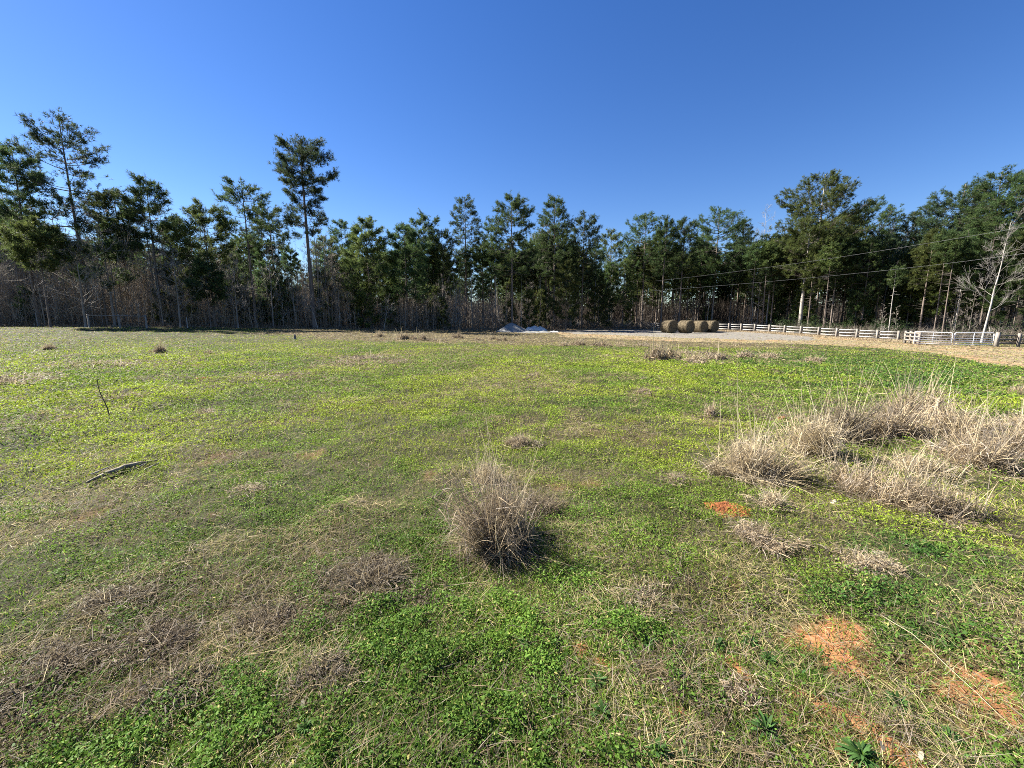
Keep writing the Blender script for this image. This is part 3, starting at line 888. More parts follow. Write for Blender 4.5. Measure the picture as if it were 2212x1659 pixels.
heap("gravel_heap", 1106, 717, 38, 20, M_GRAVEL, 61, [(0, 0, .95, 1.0), (.45, .1, .6, .55), (-.3, -.2, .6, .5)], "pointed grey gravel heap on the far edge of the field", .8, 1.0)
heap("spoil_heap", 1158, 715, 26, 11.5, M_SPOIL, 63, [(-.1, .2, .8, 1.0), (.35, .1, .6, .95), (-.6, 0, .4, .8)], "lumpy white spoil heap right of the grey gravel heap", .7, .7)
heap("spoil_spread", 1150, 719, 48, 4.5, M_GRAVEL, 65, [(0, 0, 1, .8), (.5, .2, .4, 1), (-.3, .2, .4, 1), (.8, 0, .3, .5)], "low grey spread of gravel in front of the white spoil heap", .45, .6)
heap("gravel_lump", 1196, 718, 14, 3.5, M_SPOIL, 67, [(0, 0, .9, 1.0), (.5, 0, .4, .7)], "small white gravel lump right of the white spoil heap", .5, .7)

bx, by, bz = at(1330, 710.5)
bp = empty("brush_pile", (bx, by + 1.0, bz))
tag(bp, "pile of dark cut branches at the wood edge left of the fence", "brush pile")
r = random.Random(12)
for k in range(95):
    g = G()
    x0 = r.uniform(-7, 6); y0 = r.uniform(-1.2, 1.2); z0 = r.uniform(.05, .7); a = r.uniform(-.5, .5) + (math.pi if r.random() < .5 else 0)
    L_ = r.uniform(.8, 2.6); e_ = r.uniform(-.25, .4)
    p = [np.array([x0, y0, z0]) + np.array([math.cos(a) * L_ * s, math.sin(a) * L_ * s + .1 * math.sin(s * 4 + k), L_ * s * math.sin(e_) - .15 * s * s]) for s in (0, .3, .6, 1)]
    tube(g, p, [.05, .04, .03, .012], 5)
    g.build("branch", M_OLDWOOD, bp)
lg = empty("log_pile", (0, 0, 0))
lx, ly, lz = at(1357, 710.8)
lg.location = (lx, ly + .8, lz)
tag(lg, "pale cut birch-like logs heaped right of the dark brush pile", "log pile")
r = random.Random(15)
for k, (dx, dz, ang, L_) in enumerate([(-.9, .35, .12, 2.2), (.7, .35, -.1, 2.0), (-.2, .68, .05, 1.8), (1.5, .2, .5, 1.6), (-1.9, .18, -.3, 1.8), (.3, .15, .25, 2.4)]):
    g = G(); c_, s_ = math.cos(ang), math.sin(ang)
    tube(g, [(dx - c_ * L_ / 2, -.2 * (k % 3), dz - s_ * L_ / 6), (dx, -.2 * (k % 3) + .03, dz + .05), (dx + c_ * L_ / 2, -.2 * (k % 3), dz + s_ * L_ / 6)], [.15, .14, .11], 9)
    g.build("log", M_PALE, lg)

# ------------------------------------------------------------------ board fence
def fence_post(parent, x, y, h, w=.16, mat=None, base=None, capz=.02):
    g = G(); z = float(gz(x, y)) if base is None else base
    box(g, (x, y, z - .25), (x, y, z + h), w, w)
    box(g, (x, y, z + h), (x, y, z + h + capz), w + .03, w + .03)
    return g.build("post", mat or M_POST, parent)


def line_x(px):
    """world point of the fence line seen at photo x (3072 scale)"""
    a = ray(px * 2212 / 3072, 700)[0]
    for p, q in ((FENCE_0, FENCE_A), (FENCE_A, FENCE_B)):
        d = q - p
        den = d[0] - a * d[1]
        t = (a * p[1] - p[0]) / den
        if t <= 1.0001 or q is FENCE_B:
            if t >= -.2:
                return p + d * t
    return FENCE_B


def beam_pts(p, q, off):
    """follow the slope between two posts"""
    return (p[0], p[1], float(gz(*p)) + off), (q[0], q[1], float(gz(*q)) + off)


fen = empty("board_fence", (0, 0, 0))
tag(fen, "long weathered three board fence running behind the hay bales to the gates", "fence")
posts = [line_x(v) for v in (1946, 1964, 1990, 2016, 2048, 2080, 2115, 2150, 2187, 2224, 2265, 2309, 2355, 2404, 2458, 2513, 2574, 2636, 2700)]
base_z = [float(gzs(*p)) for p in posts]
for p, bz_ in zip(posts, base_z):
    fence_post(fen, p[0], p[1], 1.30, .17, base=bz_)
r = random.Random(3)
for i in range(len(posts) - 1):
    p, q = posts[i], posts[i + 1]
    d = (q - p) / np.linalg.norm(q - p)
    nrm = np.array([d[1], -d[0]]); 
    if nrm @ p < 0: nrm = -nrm
    for off in (.38, .76, 1.12):
        g = G(); o_ = nrm * .105
        a_ = p + o_ + d * .004; b_ = q + o_ - d * .004
        box(g, (a_[0], a_[1], base_z[i] + off + r.uniform(-.03, .02)), (b_[0], b_[1], base_z[i + 1] + off + r.uniform(-.03, .02)), .035, .13)
        g.build("rail", M_BOARD, fen)
# the short corner section seen almost end on, by the gate
cf = empty("corner_fence", (0, 0, 0))
tag(cf, "short close-posted grey fence piece between board fence and gate", "fence")
cposts = []
pA = posts[-1]
gateL = np.array(at_y(1972, 740, 41.5)[:2])
for s, pxv in ((.2, 2722), (.45, 2738), (.72, 2752), (1.0, 2765)):
    a = ray(pxv * 2212 / 3072, 700)[0]; Y = 47.5 - 5.2 * s
    cposts.append(np.array((a * Y, Y)))
cb = [float(gzs(*p)) for p in cposts]
for p, b_ in zip(cposts, cb):
    fence_post(cf, p[0], p[1], 1.34, .17, base=b_)
for i in range(3):
    for off in (.38, .76, 1.14):
        g = G(); box(g, (*(cposts[i] + (-.1, 0)), cb[i] + off), (*(cposts[i + 1] + (-.1, 0)), cb[i + 1] + off), .035, .15); g.build("rail", M_POST, cf)

# ------------------------------------------------------------------ two tube gates
def gate(pa, pb, za, zb, label):
    e = empty("tube_gate", (pa[0], pa[1], za)); tag(e, label, "gate", "pair of tube gates")
    A = np.array([0, 0, 0.0]); B = np.array([pb[0] - pa[0], pb[1] - pa[1], zb - za]); H = 1.24; zb0 = .09
    d = hexrot(B); up = np.array([0, 0, 1.0])
    g = G(); rc = .17
    pts = [A + d * .06 + up * zb0, A + d * .06 + up * (H - rc)]
    for k in range(1, 5):
        t = k / 5 * math.pi / 2
        pts.append(A + d * (.06 + rc * (1 - math.cos(t))) + up * (H - rc + rc * math.sin(t)))
    L_ = np.linalg.norm(B)
    pts.append(A + d * (.06 + rc) + up * H); pts.append(A + d * (L_ - .06 - rc) + up * H)
    for k in range(1, 5):
        t = k / 5 * math.pi / 2
        pts.append(A + d * (L_ - .06 - rc * (1 - math.sin(t))) + up * (H - rc + rc * math.cos(t)))
    pts.append(A + d * (L_ - .06) + up * (H - rc)); pts.append(A + d * (L_ - .06) + up * zb0); 
    tube(g, pts, .044, 8)
    g.build("frame", M_GALV, e)
    for z in (zb0 + .01, .28, .47, .68, .93):
        g = G(); tube(g, [A + d * .06 + up * z, A + d * L_ / 2 + up * z, A + d * (L_ - .06) + up * z], .032, 6); g.build("rail", M_GALV, e)
    g = G(); n_ = hexrot(np.cross(d, up)) * -.03
    box(g, A + d * L_ / 2 + up * zb0 + n_, A + d * L_ / 2 + up * (H + .01) + n_, .05, .03); g.build("brace", M_GALV, e)
    return e


g1 = np.array(at_y(1972, 740, 42.0)[:2]); g2_ = np.array(at_y(2058, 740, 40.6)[:2]); g3 = np.array(at_y(2146, 740, 41.0)[:2])
zg = [CAM_H + ray(1972, v)[1] * Y for v, Y in ((743.5, 42.0), (746.5, 40.6), (746.5, 41.0))]
zg = [min(a, float(gzs(*p)) + .12) if a > float(gzs(*p)) - .05 else float(gzs(*p)) + .03 for a, p in zip(zg, (g1, g2_, g3))]
gate(g1, g2_ - (.04, 0), zg[0], zg[1], "left leaf of the pair of shiny tube gates")
gate(g2_ + (.04, 0), g3, zg[1], zg[2], "right leaf of the pair of shiny tube gates")
df = empty("shade_toned_fence", (0, 0, 0))  # its darker wood colour stands in for the shade on it
tag(df, "dark shaded board fence right of the tube gates", "fence")
dp = [np.array(at_y(v, 740, Y)[:2]) for v, Y in ((2153, 41.2), (2200, 41.6), (2248, 42.0), (2296, 42.5))]
db = [float(gzs(*p)) for p in dp]
for k, (p, b_) in enumerate(zip(dp, db)):
    fence_post(df, p[0], p[1], 1.36 if k else 1.42, .24 if k == 0 else .2, M_OLDWOOD if k else None, base=b_)
for i in range(3):
    for off in (.35, .72, 1.1):
        g = G(); box(g, (dp[i][0], dp[i][1] + .15, db[i] + off), (dp[i + 1][0], dp[i + 1][1] + .15, db[i + 1] + off), .035, .15); g.build("rail", M_OLDWOOD, df)

# old pole fence piece in the left wood edge, and lone line posts
of = empty("pole_fence", (0, 0, 0)); tag(of, "old pole fence piece with a single top rail at the left wood edge", "fence")
op = []
for v, Y in ((192, 41.5), (258, 41.6), (316, 41.8)):
    x, y, _ = at_y(v, 700, Y); op.append((x, y, float(gzs(x, y))))
for p in op:
    g = G(); tube(g, [(p[0], p[1], p[2] - .2), (p[0] + .01, p[1], p[2] + .6), (p[0], p[1], p[2] + 1.32)], [.085, .08, .075], 8); g.build("post", M_POST, of)
for i in range(2):
    g = G(); tube(g, [(op[i][0], op[i][1] - .12, op[i][2] + 1.2), (op[i + 1][0], op[i + 1][1] - .12, op[i + 1][2] + 1.18)], .045, 7); g.build("rail", M_OLDWOOD, of)
LP = [(638, 709, 23, "pale thin line post left of the tallest pine's foot"), (803, 711, 22, "pale thin line post at the wood edge under the bushy pine"), (556, 709, 15, "short thin line post at the left wood edge"),
      (82, 706, 30, "grey line post at the far left wood edge"), (405, 708, 22, "thin line post right of the old pole fence"), (963, 713, 16, "thin line post under the pine left of centre")]
for px, py, hp, lab in LP:
    x, y, z = at(px, py); g = G(); k_ = hp * y / F * 1024 / 2212
    tube(g, [(0, 0, -.2), (.01, 0, k_ / 2), (0, 0, k_)], [.055, .05, .045], 6); o = g.build("line_post", M_PALE if hp > 20 else M_POST); o.location = (x, y, z)
    tag(o, lab, "post", "line posts along the wood edge")

# ------------------------------------------------------------------ overhead cables
def cable(pts_px, label, rad=.009):
    P = [np.array(at_y(px, py, Y)) for px, py, Y in pts_px]
    P = np.array(P)
    # smooth sagging curve through the points
    t0 = np.linspace(0, 1, len(P)); t = np.linspace(0, 1, 60)
    co = [np.polyfit(t0, P[:, k], 2) for k in range(3)]
    Q = np.stack([np.polyval(c, t) for c in co], -1)
    g = G(); tube(g, Q, rad, 5); o = g.build("overhead_cable", M_WIRE); tag(o, label, "cable", "two overhead cables before the right wood")


cable([(1410, 608, 74), (1650, 578, 66), (1870, 547, 58), (2330, 470, 44)], "upper of the two overhead cables crossing the right wood")
cable([(1385, 630, 74), (1700, 605, 64), (2000, 574, 55), (2330, 530, 44)], "lower of the two overhead cables crossing the right wood")


# ------------------------------------------------------------------ trees
def lerp(a, b, t): return a + (b - a) * t


def pine_meshes(seed, H, cb=.45, R=3.6, prof='oval', tufts=900, lean=0.0, side=0.0, bend=.3, tr=None, layered=0., col=(.05, .085, .022), tlen=.38, tw=.040, nn=11, dead=10, clump=.85, bark=None):
    """a loblolly pine: straight bole, whorled upswept limbs, brush-like needle tufts at the ends"""
    r = RS(seed)
    tr = tr or H * .0088
    gt = G(); gc = G()
    t = np.linspace(0, 1, 16)
    ph = r.uniform(0, 6.28)
    tx = lean * H * t + bend * .35 * np.sin(t * 3.3 + ph) * t; ty = bend * .35 * np.cos(t * 2.7 + ph) * t - bend * .35 * math.cos(ph) * 0
    path = np.stack([tx, ty, H * t * .985], -1); path[0, 2] = -.25
    rad = tr * (1 - .86 * t ** 1.15) + tr * .35 * np.exp(-t * 30)
    tube(gt, path, rad, 8, (.5, .5, .5))
    nbole = sum(len(f_) for f_ in gt.f)
    def on(tt):
        return np.array([np.interp(tt, t, path[:, k]) for k in range(3)])

    ES = [0, .15, .4, .7, .88, 1]
    ENV = {'oval': [.45, .8, 1, .9, .66, .22], 'round': [.5, .82, 1, .98, .74, .2], 'cone': [.7, 1, .92, .74, .52, .18],
           'lone': [.62, .78, .60, .92, .98, .5], 'flat': [.75, 1, .95, .92, .75, .3], 'young': [.85, 1, .9, .7, .48, .14]}[prof]
    nb = int(max(22, (H * (1 - cb)) / .26))
    PT = []; LM = []
    az = r.uniform(0, 6.28)
    for b in range(nb):
        s = (b + r.uniform(0, .9)) / nb
        s = min(s, .995)
        if layered and (math.sin(s * 15 + seed) < -.35 and r.rand() < layered):
            continue
        az += 2.4 + r.normal(0, .3)
        Lr = R * np.interp(s, ES, ENV) * r.uniform(.7, 1.06) * (1 + side * math.cos(az)) * (.78 + .44 * float(vn(az * .8, s * 6, 1.0, seed % 60)))
        Lr = max(Lr, .3)
        el = lerp(lerp(-.15, .2, r.rand()), .72, s ** 2.2) + r.normal(0, .07)
        ze = H * (cb + (1 - cb) * s) - .2
        tt = min(max((ze - Lr * math.tan(el) * .85) / H, cb * .88), .985)
        o = on(tt)
        rise = ze - o[2]
        Lb = math.hypot(Lr, rise)
        dirh = np.array([math.cos(az), math.sin(az), 0])
        q = np.linspace(0, 1, 5)[:, None]
        P = o + dirh * Lr * q + np.array([0, 0, 1.]) * (rise * q - .07 * Lb * np.sin(q * 3.1))
        side_v = np.array([-math.sin(az), math.cos(az), 0])
        P = P + side_v * r.normal(0, .06) * Lb * q ** 2
        tube(gt, P, np.linspace(max(.012 * Lb, .018), .012, 5), 4, (.5, .5, .5), cap=False)
        ntw = max(2, int(tufts * Lb / (nb * R * .72) / 4.5 * (.7 + .8 * s) + r.rand()))
        for k in range(ntw):
            w = r.uniform(.3, 1.0) ** .7
            bp_ = np.array([np.interp(w, q[:, 0], P[:, c_]) for c_ in range(3)])
            off = (side_v * r.normal(0, .25) + np.array([0, 0, 1]) * r.normal(.07, .08) + dirh * r.normal(.03, .05)) * Lb * (1.15 - w * .55)
            cl = bp_ + off
            tube(gt, np.stack([bp_ - dirh * .1 * Lb * w, bp_ + off * .55, cl]), [.018, .012, .008], 3, (.5, .5, .5), cap=False)
            ld = hexrot(dirh * .7 + off / max(np.linalg.norm(off), .05) * .5 + np.array([0, 0, .6]))
            for j in range(int(r.randint(3, 7))):
                PT.append(cl + r.normal(0, .15, 3) * clump + ld * r.uniform(-.2, .25))
                LM.append(hexrot(ld + r.normal(0, .35, 3)))
    # leader
    top = on(1.0) - np.array([0, 0, .25])
    for k in range(10):
        PT.append(top + r.normal(0, .16, 3) + (0, 0, -.12 * k * .6)); LM.append(hexrot(r.normal(0, .4, 3) + (0, 0, 1)))
    for b in range(dead):   # dead stubs under the crown
        tt = r.uniform(cb * .45, cb); o = on(tt); a = r.uniform(0, 6.28); Lb = r.uniform(.4, 1.6)
        e = r.uniform(-.3, .4)
        tube(gt, [o, o + np.array([math.cos(a) * Lb * .5, math.sin(a) * Lb * .5, Lb * .5 * e]), o + np.array([math.cos(a) * Lb, math.sin(a) * Lb, Lb * e * .8])], [.03, .02, .008], 3, (.5, .5, .5), cap=False)
    PT = np.array(PT); LM = np.array(LM); N = len(PT)
    i = np.repeat(np.arange(N), nn)
    D = hexrot(LM[i] * .75 + r.normal(0, .55, (len(i), 3)))
    shade = r.uniform(.65, 1.45, (N, 1)) * np.ones((1, 3))
    warm = (r.rand(N) > .72)[:, None]
    base = np.where(warm, np.array(col) * np.array([1.3, 1.15, .9]), np.array(col))
    c = (base * shade)[i] * r.uniform(.8, 1.2, (len(i), 1))
    P0 = PT[i] + LM[i] * r.uniform(-.12, .12, (len(i), 1))
    strips(gc, P0, D, tlen * r.uniform(.6, 1.15, len(i)), tw * r.uniform(.7, 1.3, len(i)), r.normal(0, 1, (len(i), 3)), .08, 1, 'taper', c)
    tm = gt.mesh("trunk", bark or M_BARK, True)
    tm.materials.append(M_LIMB)
    mi = np.ones(len(tm.polygons), np.int32); mi[:nbole] = 0
    tm.polygons.foreach_set("material_index", mi)
    return tm, gc.mesh("crown", M_NEEDLE)


def put_tree(name, meshes, loc, rz, s, label, cat, group, parts=("trunk", "crown")):
    e = empty(name, loc, rz); e.scale = s if isinstance(s, tuple) else (s, s, s)
    tag(e, label, cat, group)
    for nm, me in zip(parts, meshes):
        o = bpy.data.objects.new(nm, me); C.objects.link(o); o.parent = e
    return e


def tree_spot(px, ytop, Y, basex=None):
    """foot and height of a tree whose tip shows at px,ytop and which stands Y metres off"""
    x, y, zt = at_y(px, ytop, Y)
    z = float(gzs(x, y))
    return (x, y, z), zt - z


GREEN = (.058, .092, .034); OLIVE = (.080, .106, .034); BLUEG = (.055, .085, .042); LIGHT = (.098, .132, .038)
# px, top py, distance, seed, cb, R(px half width), prof, tufts, extra, label
EDGE_PINES = [
    (18, 305, 45, .52, 52, 'oval', 800, dict(col=GREEN), "dark pine cut by the left edge of the photo"),
    (128, 236, 47, .28, 88, 'cone', 1300, dict(col=BLUEG, layered=.6, side=.05, lean=-.004, dead=16), "tall ragged pine with open layered limbs near the left edge"),
    (70, 470, 41, .46, 52, 'oval', 700, dict(col=OLIVE), "shorter olive pine below the ragged tall one at the left"),
    (245, 405, 50, .45, 56, 'oval', 700, dict(col=OLIVE), "round topped pine just right of the ragged tall pine"),
    (200, 480, 46, .3, 60, 'flat', 700, dict(col=GREEN, layered=.6), "low wide pine under the round topped left pine"),
    (310, 376, 49, .42, 60, 'cone', 900, dict(col=GREEN), "pointed dark pine third tall tip from the left"),
    (372, 470, 55, .4, 36, 'oval', 520, dict(col=GREEN), "small pine in the dip right of the pointed dark pine"),
    (436, 431, 50, .38, 60, 'cone', 900, dict(col=OLIVE), "broad cone shaped pine over the thicket of bare saplings"),
    (522, 375, 54, .45, 58, 'oval', 850, dict(col=GREEN, layered=.4), "tall pine left of the tallest lone pine, with layered limbs"),
    (578, 440, 60, .4, 45, 'oval', 650, dict(col=GREEN), "dark pine leaning against the left of the tallest lone pine"),
    (650, 296, 56, .50, 62, 'lone', 1500, dict(col=BLUEG, side=.10, layered=.3, lean=-.004, dead=4, tr=.30), "tallest lone pine with a high round crown and bare bole"),
    (700, 505, 66, .4, 40, 'oval', 520, dict(col=OLIVE), "small pine right behind the tallest lone pine"),
    (735, 470, 70, .4, 34, 'oval', 560, dict(col=GREEN), "narrow pine in the gap right of the tallest lone pine"),
    (790, 466, 60, .25, 62, 'young', 1500, dict(col=OLIVE, nn=13), "dense bushy olive pine left of the centre"),
    (745, 560, 64, .3, 40, 'cone', 600, dict(col=OLIVE), "lower pine tucked under the bushy olive pine"),
    (872, 478, 62, .3, 56, 'young', 1250, dict(col=GREEN), "dense pine with a dark straight trunk right of the bushy one"),
    (912, 457, 68, .4, 40, 'round', 800, dict(col=GREEN), "round headed pine behind the dense pair left of centre"),
    (955, 492, 68, .35, 36, 'oval', 620, dict(col=OLIVE), "dull green pine left of the thin open pine"),
    (1003, 421, 70, .48, 38, 'oval', 560, dict(col=BLUEG, tlen=.33), "thin open crowned pine, pale against the sky near the centre"),
    (1060, 468, 78, .4, 32, 'oval', 500, dict(col=GREEN), "small pine between the thin open pine and the big centre pine"),
    (1106, 415, 66, .42, 60, 'cone', 1300, dict(col=GREEN, layered=.35), "big centre pine with a bare dark bole above the gravel heap"),
    (1160, 500, 80, .4, 30, 'oval', 500, dict(col=GREEN), "small pine behind a bare pale tree right of centre"),
    (1200, 420, 72, .4, 48, 'cone', 1150, dict(col=GREEN), "broad dark pine right of the big centre pine"),
    (1262, 458, 74, .38, 42, 'oval', 850, dict(col=BLUEG), "dark pine at the left side of the sky notch"),
    (1225, 560, 66, .2, 36, 'cone', 700, dict(col=OLIVE), "low olive pine filling the wood edge right of centre"),
    (1322, 492, 84, .45, 30, 'oval', 520, dict(col=LIGHT), "lighter pine standing in the sky notch"),
    (1350, 555, 78, .3, 34, 'cone', 560, dict(col=OLIVE), "low pine below the sky notch"),
    (1397, 456, 80, .42, 52, 'round', 900, dict(col=GREEN), "wide headed pine right of the sky notch"),
    (1440, 466, 76, .5, 28, 'oval', 520, dict(col=GREEN), "narrow pine above the first lit trunk"),
    (1480, 468, 76, .45, 40, 'oval', 800, dict(col=GREEN, dead=18), "dark pine directly above the hay bales"),
    (1520, 500, 84, .42, 30, 'oval', 500, dict(col=OLIVE), "small pine behind those above the hay bales"),
    (1556, 446, 80, .4, 58, 'round', 1150, dict(col=GREEN), "broad pine right of the hay bales"),
    (1608, 470, 84, .4, 34, 'oval', 650, dict(col=GREEN), "pine left of the pale bare treetop"),
    (1650, 545, 78, .3, 45, 'oval', 750, dict(col=LIGHT), "low light green pine left of the huge round pine"),
    (1783, 371, 69, .38, 84, 'round', 2100, dict(col=OLIVE, nn=13, tr=.36), "huge round headed pine behind the board fence"),
    (1752, 470, 67.5, .5, 62, 'flat', 1000, dict(col=OLIVE, tr=.30), "pine sharing the huge round pine's left side, with a bole painted as sunlit"),
    (1690, 560, 79, .34, 50, 'flat', 900, dict(col=LIGHT), "low wide limbs of a light green pine beside the twin boles"),
    (1880, 430, 76, .40, 66, 'round', 1350, dict(col=GREEN), "dark round pine right of the huge one"),
    (1840, 560, 76, .36, 52, 'flat', 1000, dict(col=OLIVE), "wide low olive pine right of the twin boles"),
    (1930, 520, 78, .3, 50, 'oval', 850, dict(col=GREEN), "dark pine behind the bare whitish tree crown"),
    (1975, 452, 74, .35, 50, 'cone', 1000, dict(col=GREEN), "pointed pine right of the sky dip on the right"),
    (2030, 432, 70, .35, 58, 'flat', 1050, dict(col=BLUEG, layered=.5), "open limbed pine high on the right"),
    (2085, 392, 66, .38, 66, 'round', 1300, dict(col=BLUEG), "tall blue green pine near the right edge"),
    (2165, 364, 62, .38, 72, 'round', 1500, dict(col=GREEN), "highest pine in the top right group"),
    (2240, 366, 58, .38, 72, 'round', 1300, dict(col=GREEN), "pine cut by the right edge of the photo"),
    (2050, 540, 60, .25, 62, 'flat', 1200, dict(col=LIGHT), "light green pine in front, left above the gates"),
    (2130, 520, 58, .3, 60, 'flat', 1150, dict(col=OLIVE), "olive pine in front, right above the gates"),
    (1985, 600, 62, .22, 46, 'oval', 800, dict(col=LIGHT), "small light green pine above the fence corner"),
    (2215, 560, 52, .3, 50, 'oval', 800, dict(col=GREEN), "dark lower pine at the right edge behind the white bare tree"),
    (605, 590, 58, .08, 42, 'young', 850, dict(col=LIGHT, dead=0), "young bright green pine at the foot of the tallest lone pine"),
    (560, 640, 57, .06, 34, 'young', 600, dict(col=OLIVE, dead=0), "small dark young pine left of the bright young pine"),
    (440, 560, 48, .3, 40, 'oval', 520, dict(col=GREEN), "small dark pine in front of the cone shaped pine"),
    (1295, 600, 74, .12, 30, 'young', 420, dict(col=OLIVE, dead=0), "young pine in the shade under the sky notch"),
    (1415, 560, 84, .35, 36, 'oval', 600, dict(col=OLIVE), "low pine in the wood behind the brush pile"),
]
for k, (px, py, Y, cb, hw, prof, tf, ex, lab) in enumerate(EDGE_PINES):
    loc, H = tree_spot(px, py, Y)
    Rm = hw * Y / F * 1024 / 2212
    ex = dict(ex)
    if px in (1783, 1752): ex['bark'] = M_SUNPINE
    if px < 600: cb = min(cb + (.1 if cb > .2 else 0), .56)
    ms = pine_meshes(1000 + k, H, cb, Rm, prof, int(tf * (2.3 if px < 600 else 2.9)), tlen=ex.pop('tlen', .36), **ex)
    put_tree("pine_tree", ms, loc, 0 if 'side' in ex or 'lean' in ex else k * 1.1, 1.0, lab, "pine", "pines along the wood edge")

# the lower limb that hangs out to the right of the lone pine
# background pines: shared meshes, individuals
VAR = [pine_meshes(2000 + k, 20.0, [.38, .45, .5, .42, .35, .48, .55, .4][k], [3.0, 2.6, 3.2, 2.8, 3.4, 2.4, 2.8, 3.1][k], ['oval', 'cone', 'round', 'oval', 'cone', 'oval', 'round', 'flat'][k],
                   1700, col=[GREEN, OLIVE, GREEN, BLUEG, GREEN, OLIVE, BLUEG, GREEN][k], tlen=.46, tw=.06, nn=9, dead=22) for k in range(8)]
SKY_X = [0, 60, 130, 220, 310, 380, 436, 522, 600, 650, 735, 790, 872, 912, 1003, 1060, 1106, 1200, 1262, 1300, 1322, 1397, 1480, 1556, 1608, 1680, 1765, 1880, 1940, 2030, 2085, 2165, 2212]
SKY_Y = [430, 450, 450, 470, 480, 545, 500, 480, 545, 545, 540, 520, 510, 505, 520, 540, 500, 480, 500, 570, 560, 500, 500, 490, 505, 500, 470, 480, 500, 480, 470, 450, 440]
def landmark(px):
    for lim, ph in ((110, "at the left edge of the photo"), (230, "behind the tall ragged pine"), (370, "behind the pointed dark pine"), (480, "behind the cone shaped pine"), (600, "left of the tallest lone pine"),
                    (760, "right of the tallest lone pine"), (930, "behind the bushy olive pine"), (1060, "behind the thin open pine"), (1170, "behind the gravel heap"), (1290, "right of the big centre pine"),
                    (1380, "under the sky notch"), (1500, "behind the hay bales"), (1640, "right of the hay bales"), (1800, "behind the huge round pine"), (1920, "behind the bare whitish crown"),
                    (2060, "behind the fence corner"), (2150, "behind the tube gates")):
        if px < lim: return ph
    return "at the right edge of the photo"


r = RS(77)
nb = 0
for row, (dy, cnt) in enumerate([(7, 44), (14, 42), (22, 38), (32, 34)]):
    for k in range(cnt):
        px = -120 + (2460 / cnt) * (k + r.uniform(.1, .9))
        if px < 720 and r.rand() < .5: continue
        a = ray(px, 700)[0]
        # distance where this column crosses the wood edge
        Y = 50.0
        for _ in range(12): Y = float(edge_y(a * Y)) * .6 + Y * .4
        Y = min(Y, 90) + dy + r.uniform(-2.5, 2.5)
        ytop = np.interp(px, SKY_X, SKY_Y) + r.uniform(0, 55)
        loc, H = tree_spot(px, ytop, Y)
        H = float(np.clip(H, 9, 28)); s = H / 20
        grp = "pines deeper in the wood "
        lab = "dark pine deep in the wood " + landmark(px)
        put_tree("pine_tree", VAR[r.randint(8)], loc, r.uniform(0, 6.28), (s * r.uniform(.85, 1.15), s * r.uniform(.85, 1.15), s), lab, "pine", grp + landmark(px))
        nb += 1


# young pines that fill the wood edge
YOUNG = [pine_meshes(2300 + k, 6.0, .06, 1.5, 'young', 620, col=[OLIVE, GREEN, LIGHT, OLIVE][k], tlen=.36, tw=.05, nn=10, dead=0, tr=.07) for k in range(4)]
r = RS(83)
for k in range(34):
    px = r.uniform(480, 1420) if k < 22 else r.uniform(-40, 480) if k < 26 else r.uniform(1420, 2250)
    a = ray(px, 700)[0]; Y = 50.0
    for _ in range(12): Y = float(edge_y(a * Y)) * .6 + Y * .4
    Y += r.uniform(1.0, 6) + (3 if k >= 26 else 0); x = a * Y; sc3 = r.uniform(.5, 1.5)
    put_tree("young_pine", YOUNG[r.randint(4)], (x, Y, float(gzs(x, Y))), r.uniform(0, 6.28), (sc3 * .9, sc3 * .9, sc3 * r.uniform(.9, 1.2)), "young green pine in the brush " + landmark(px), "young pine", "young pines " + landmark(px))

# bare trees and saplings
def bare_mesh(seed, H, r0, spread=.5, levels=3, nbr=14, start=.35, mat=None, lean=0., twig=.012, upright=.8, name="trunk"):
    r = RS(seed); g = G(); gb = G()

    def col():
        return np.array([1, 1, 1]) * 0 + np.array([.27, .235, .20]) * r.uniform(.7, 1.3)
    t = np.linspace(0, 1, 10)
    wob = r.normal(0, .03, (10, 2)).cumsum(0) * H * .16
    path = np.stack([lean * H * t + wob[:, 0] * t, wob[:, 1] * t, H * t], -1); path[0, 2] = -.15
    tube(g, path, r0 * (1 - .88 * t), 6, (.5, .5, .5))

    def grow(o, d, L, rad, lev):
        n = 5; q = np.linspace(0, 1, n)[:, None]
        bendv = r.normal(0, .16, 3) + np.array([0, 0, .16 * upright])
        P = o + d * L * q + bendv * L * q ** 2 * .7
        tube(gb, P, np.linspace(rad, max(rad * .35, twig * .6), n), 3, col(), cap=False)
        if lev <= 0: return
        m = int(r.randint(3, 6))
        for k in range(m):
            w = r.uniform(.25, 1); oo = P[0] + (P[-1] - P[0]) * w
            oo = np.array([np.interp(w, q[:, 0], P[:, c]) for c in range(3)])
            dd = hexrot(d + r.normal(0, .55, 3) + (0, 0, .3 * upright))
            grow(oo, dd, L * r.uniform(.45, .78), max(rad * .5, twig), lev - 1)
    for k in range(nbr):
        w = start + (1 - start) * (k + r.rand()) / nbr
        o = np.array([np.interp(w, t, path[:, c]) for c in range(3)])
        az = k * 2.4 + r.normal(0, .4)
        e = r.uniform(.35, 1.1) * upright
        d = hexrot(np.array([math.cos(az), math.sin(az), math.tan(min(e, 1.3))]))
        grow(o, d, H * spread * (1.05 - w * .8) * r.uniform(.5, 1), max(r0 * .35 * (1 - w * .6), twig), levels - 1)
    return g.mesh("trunk", mat or M_TWIGTRUNK, True), gb.mesh("branches", M_TWIG if mat is None or mat is M_TWIGTRUNK else M_PALETWIG)


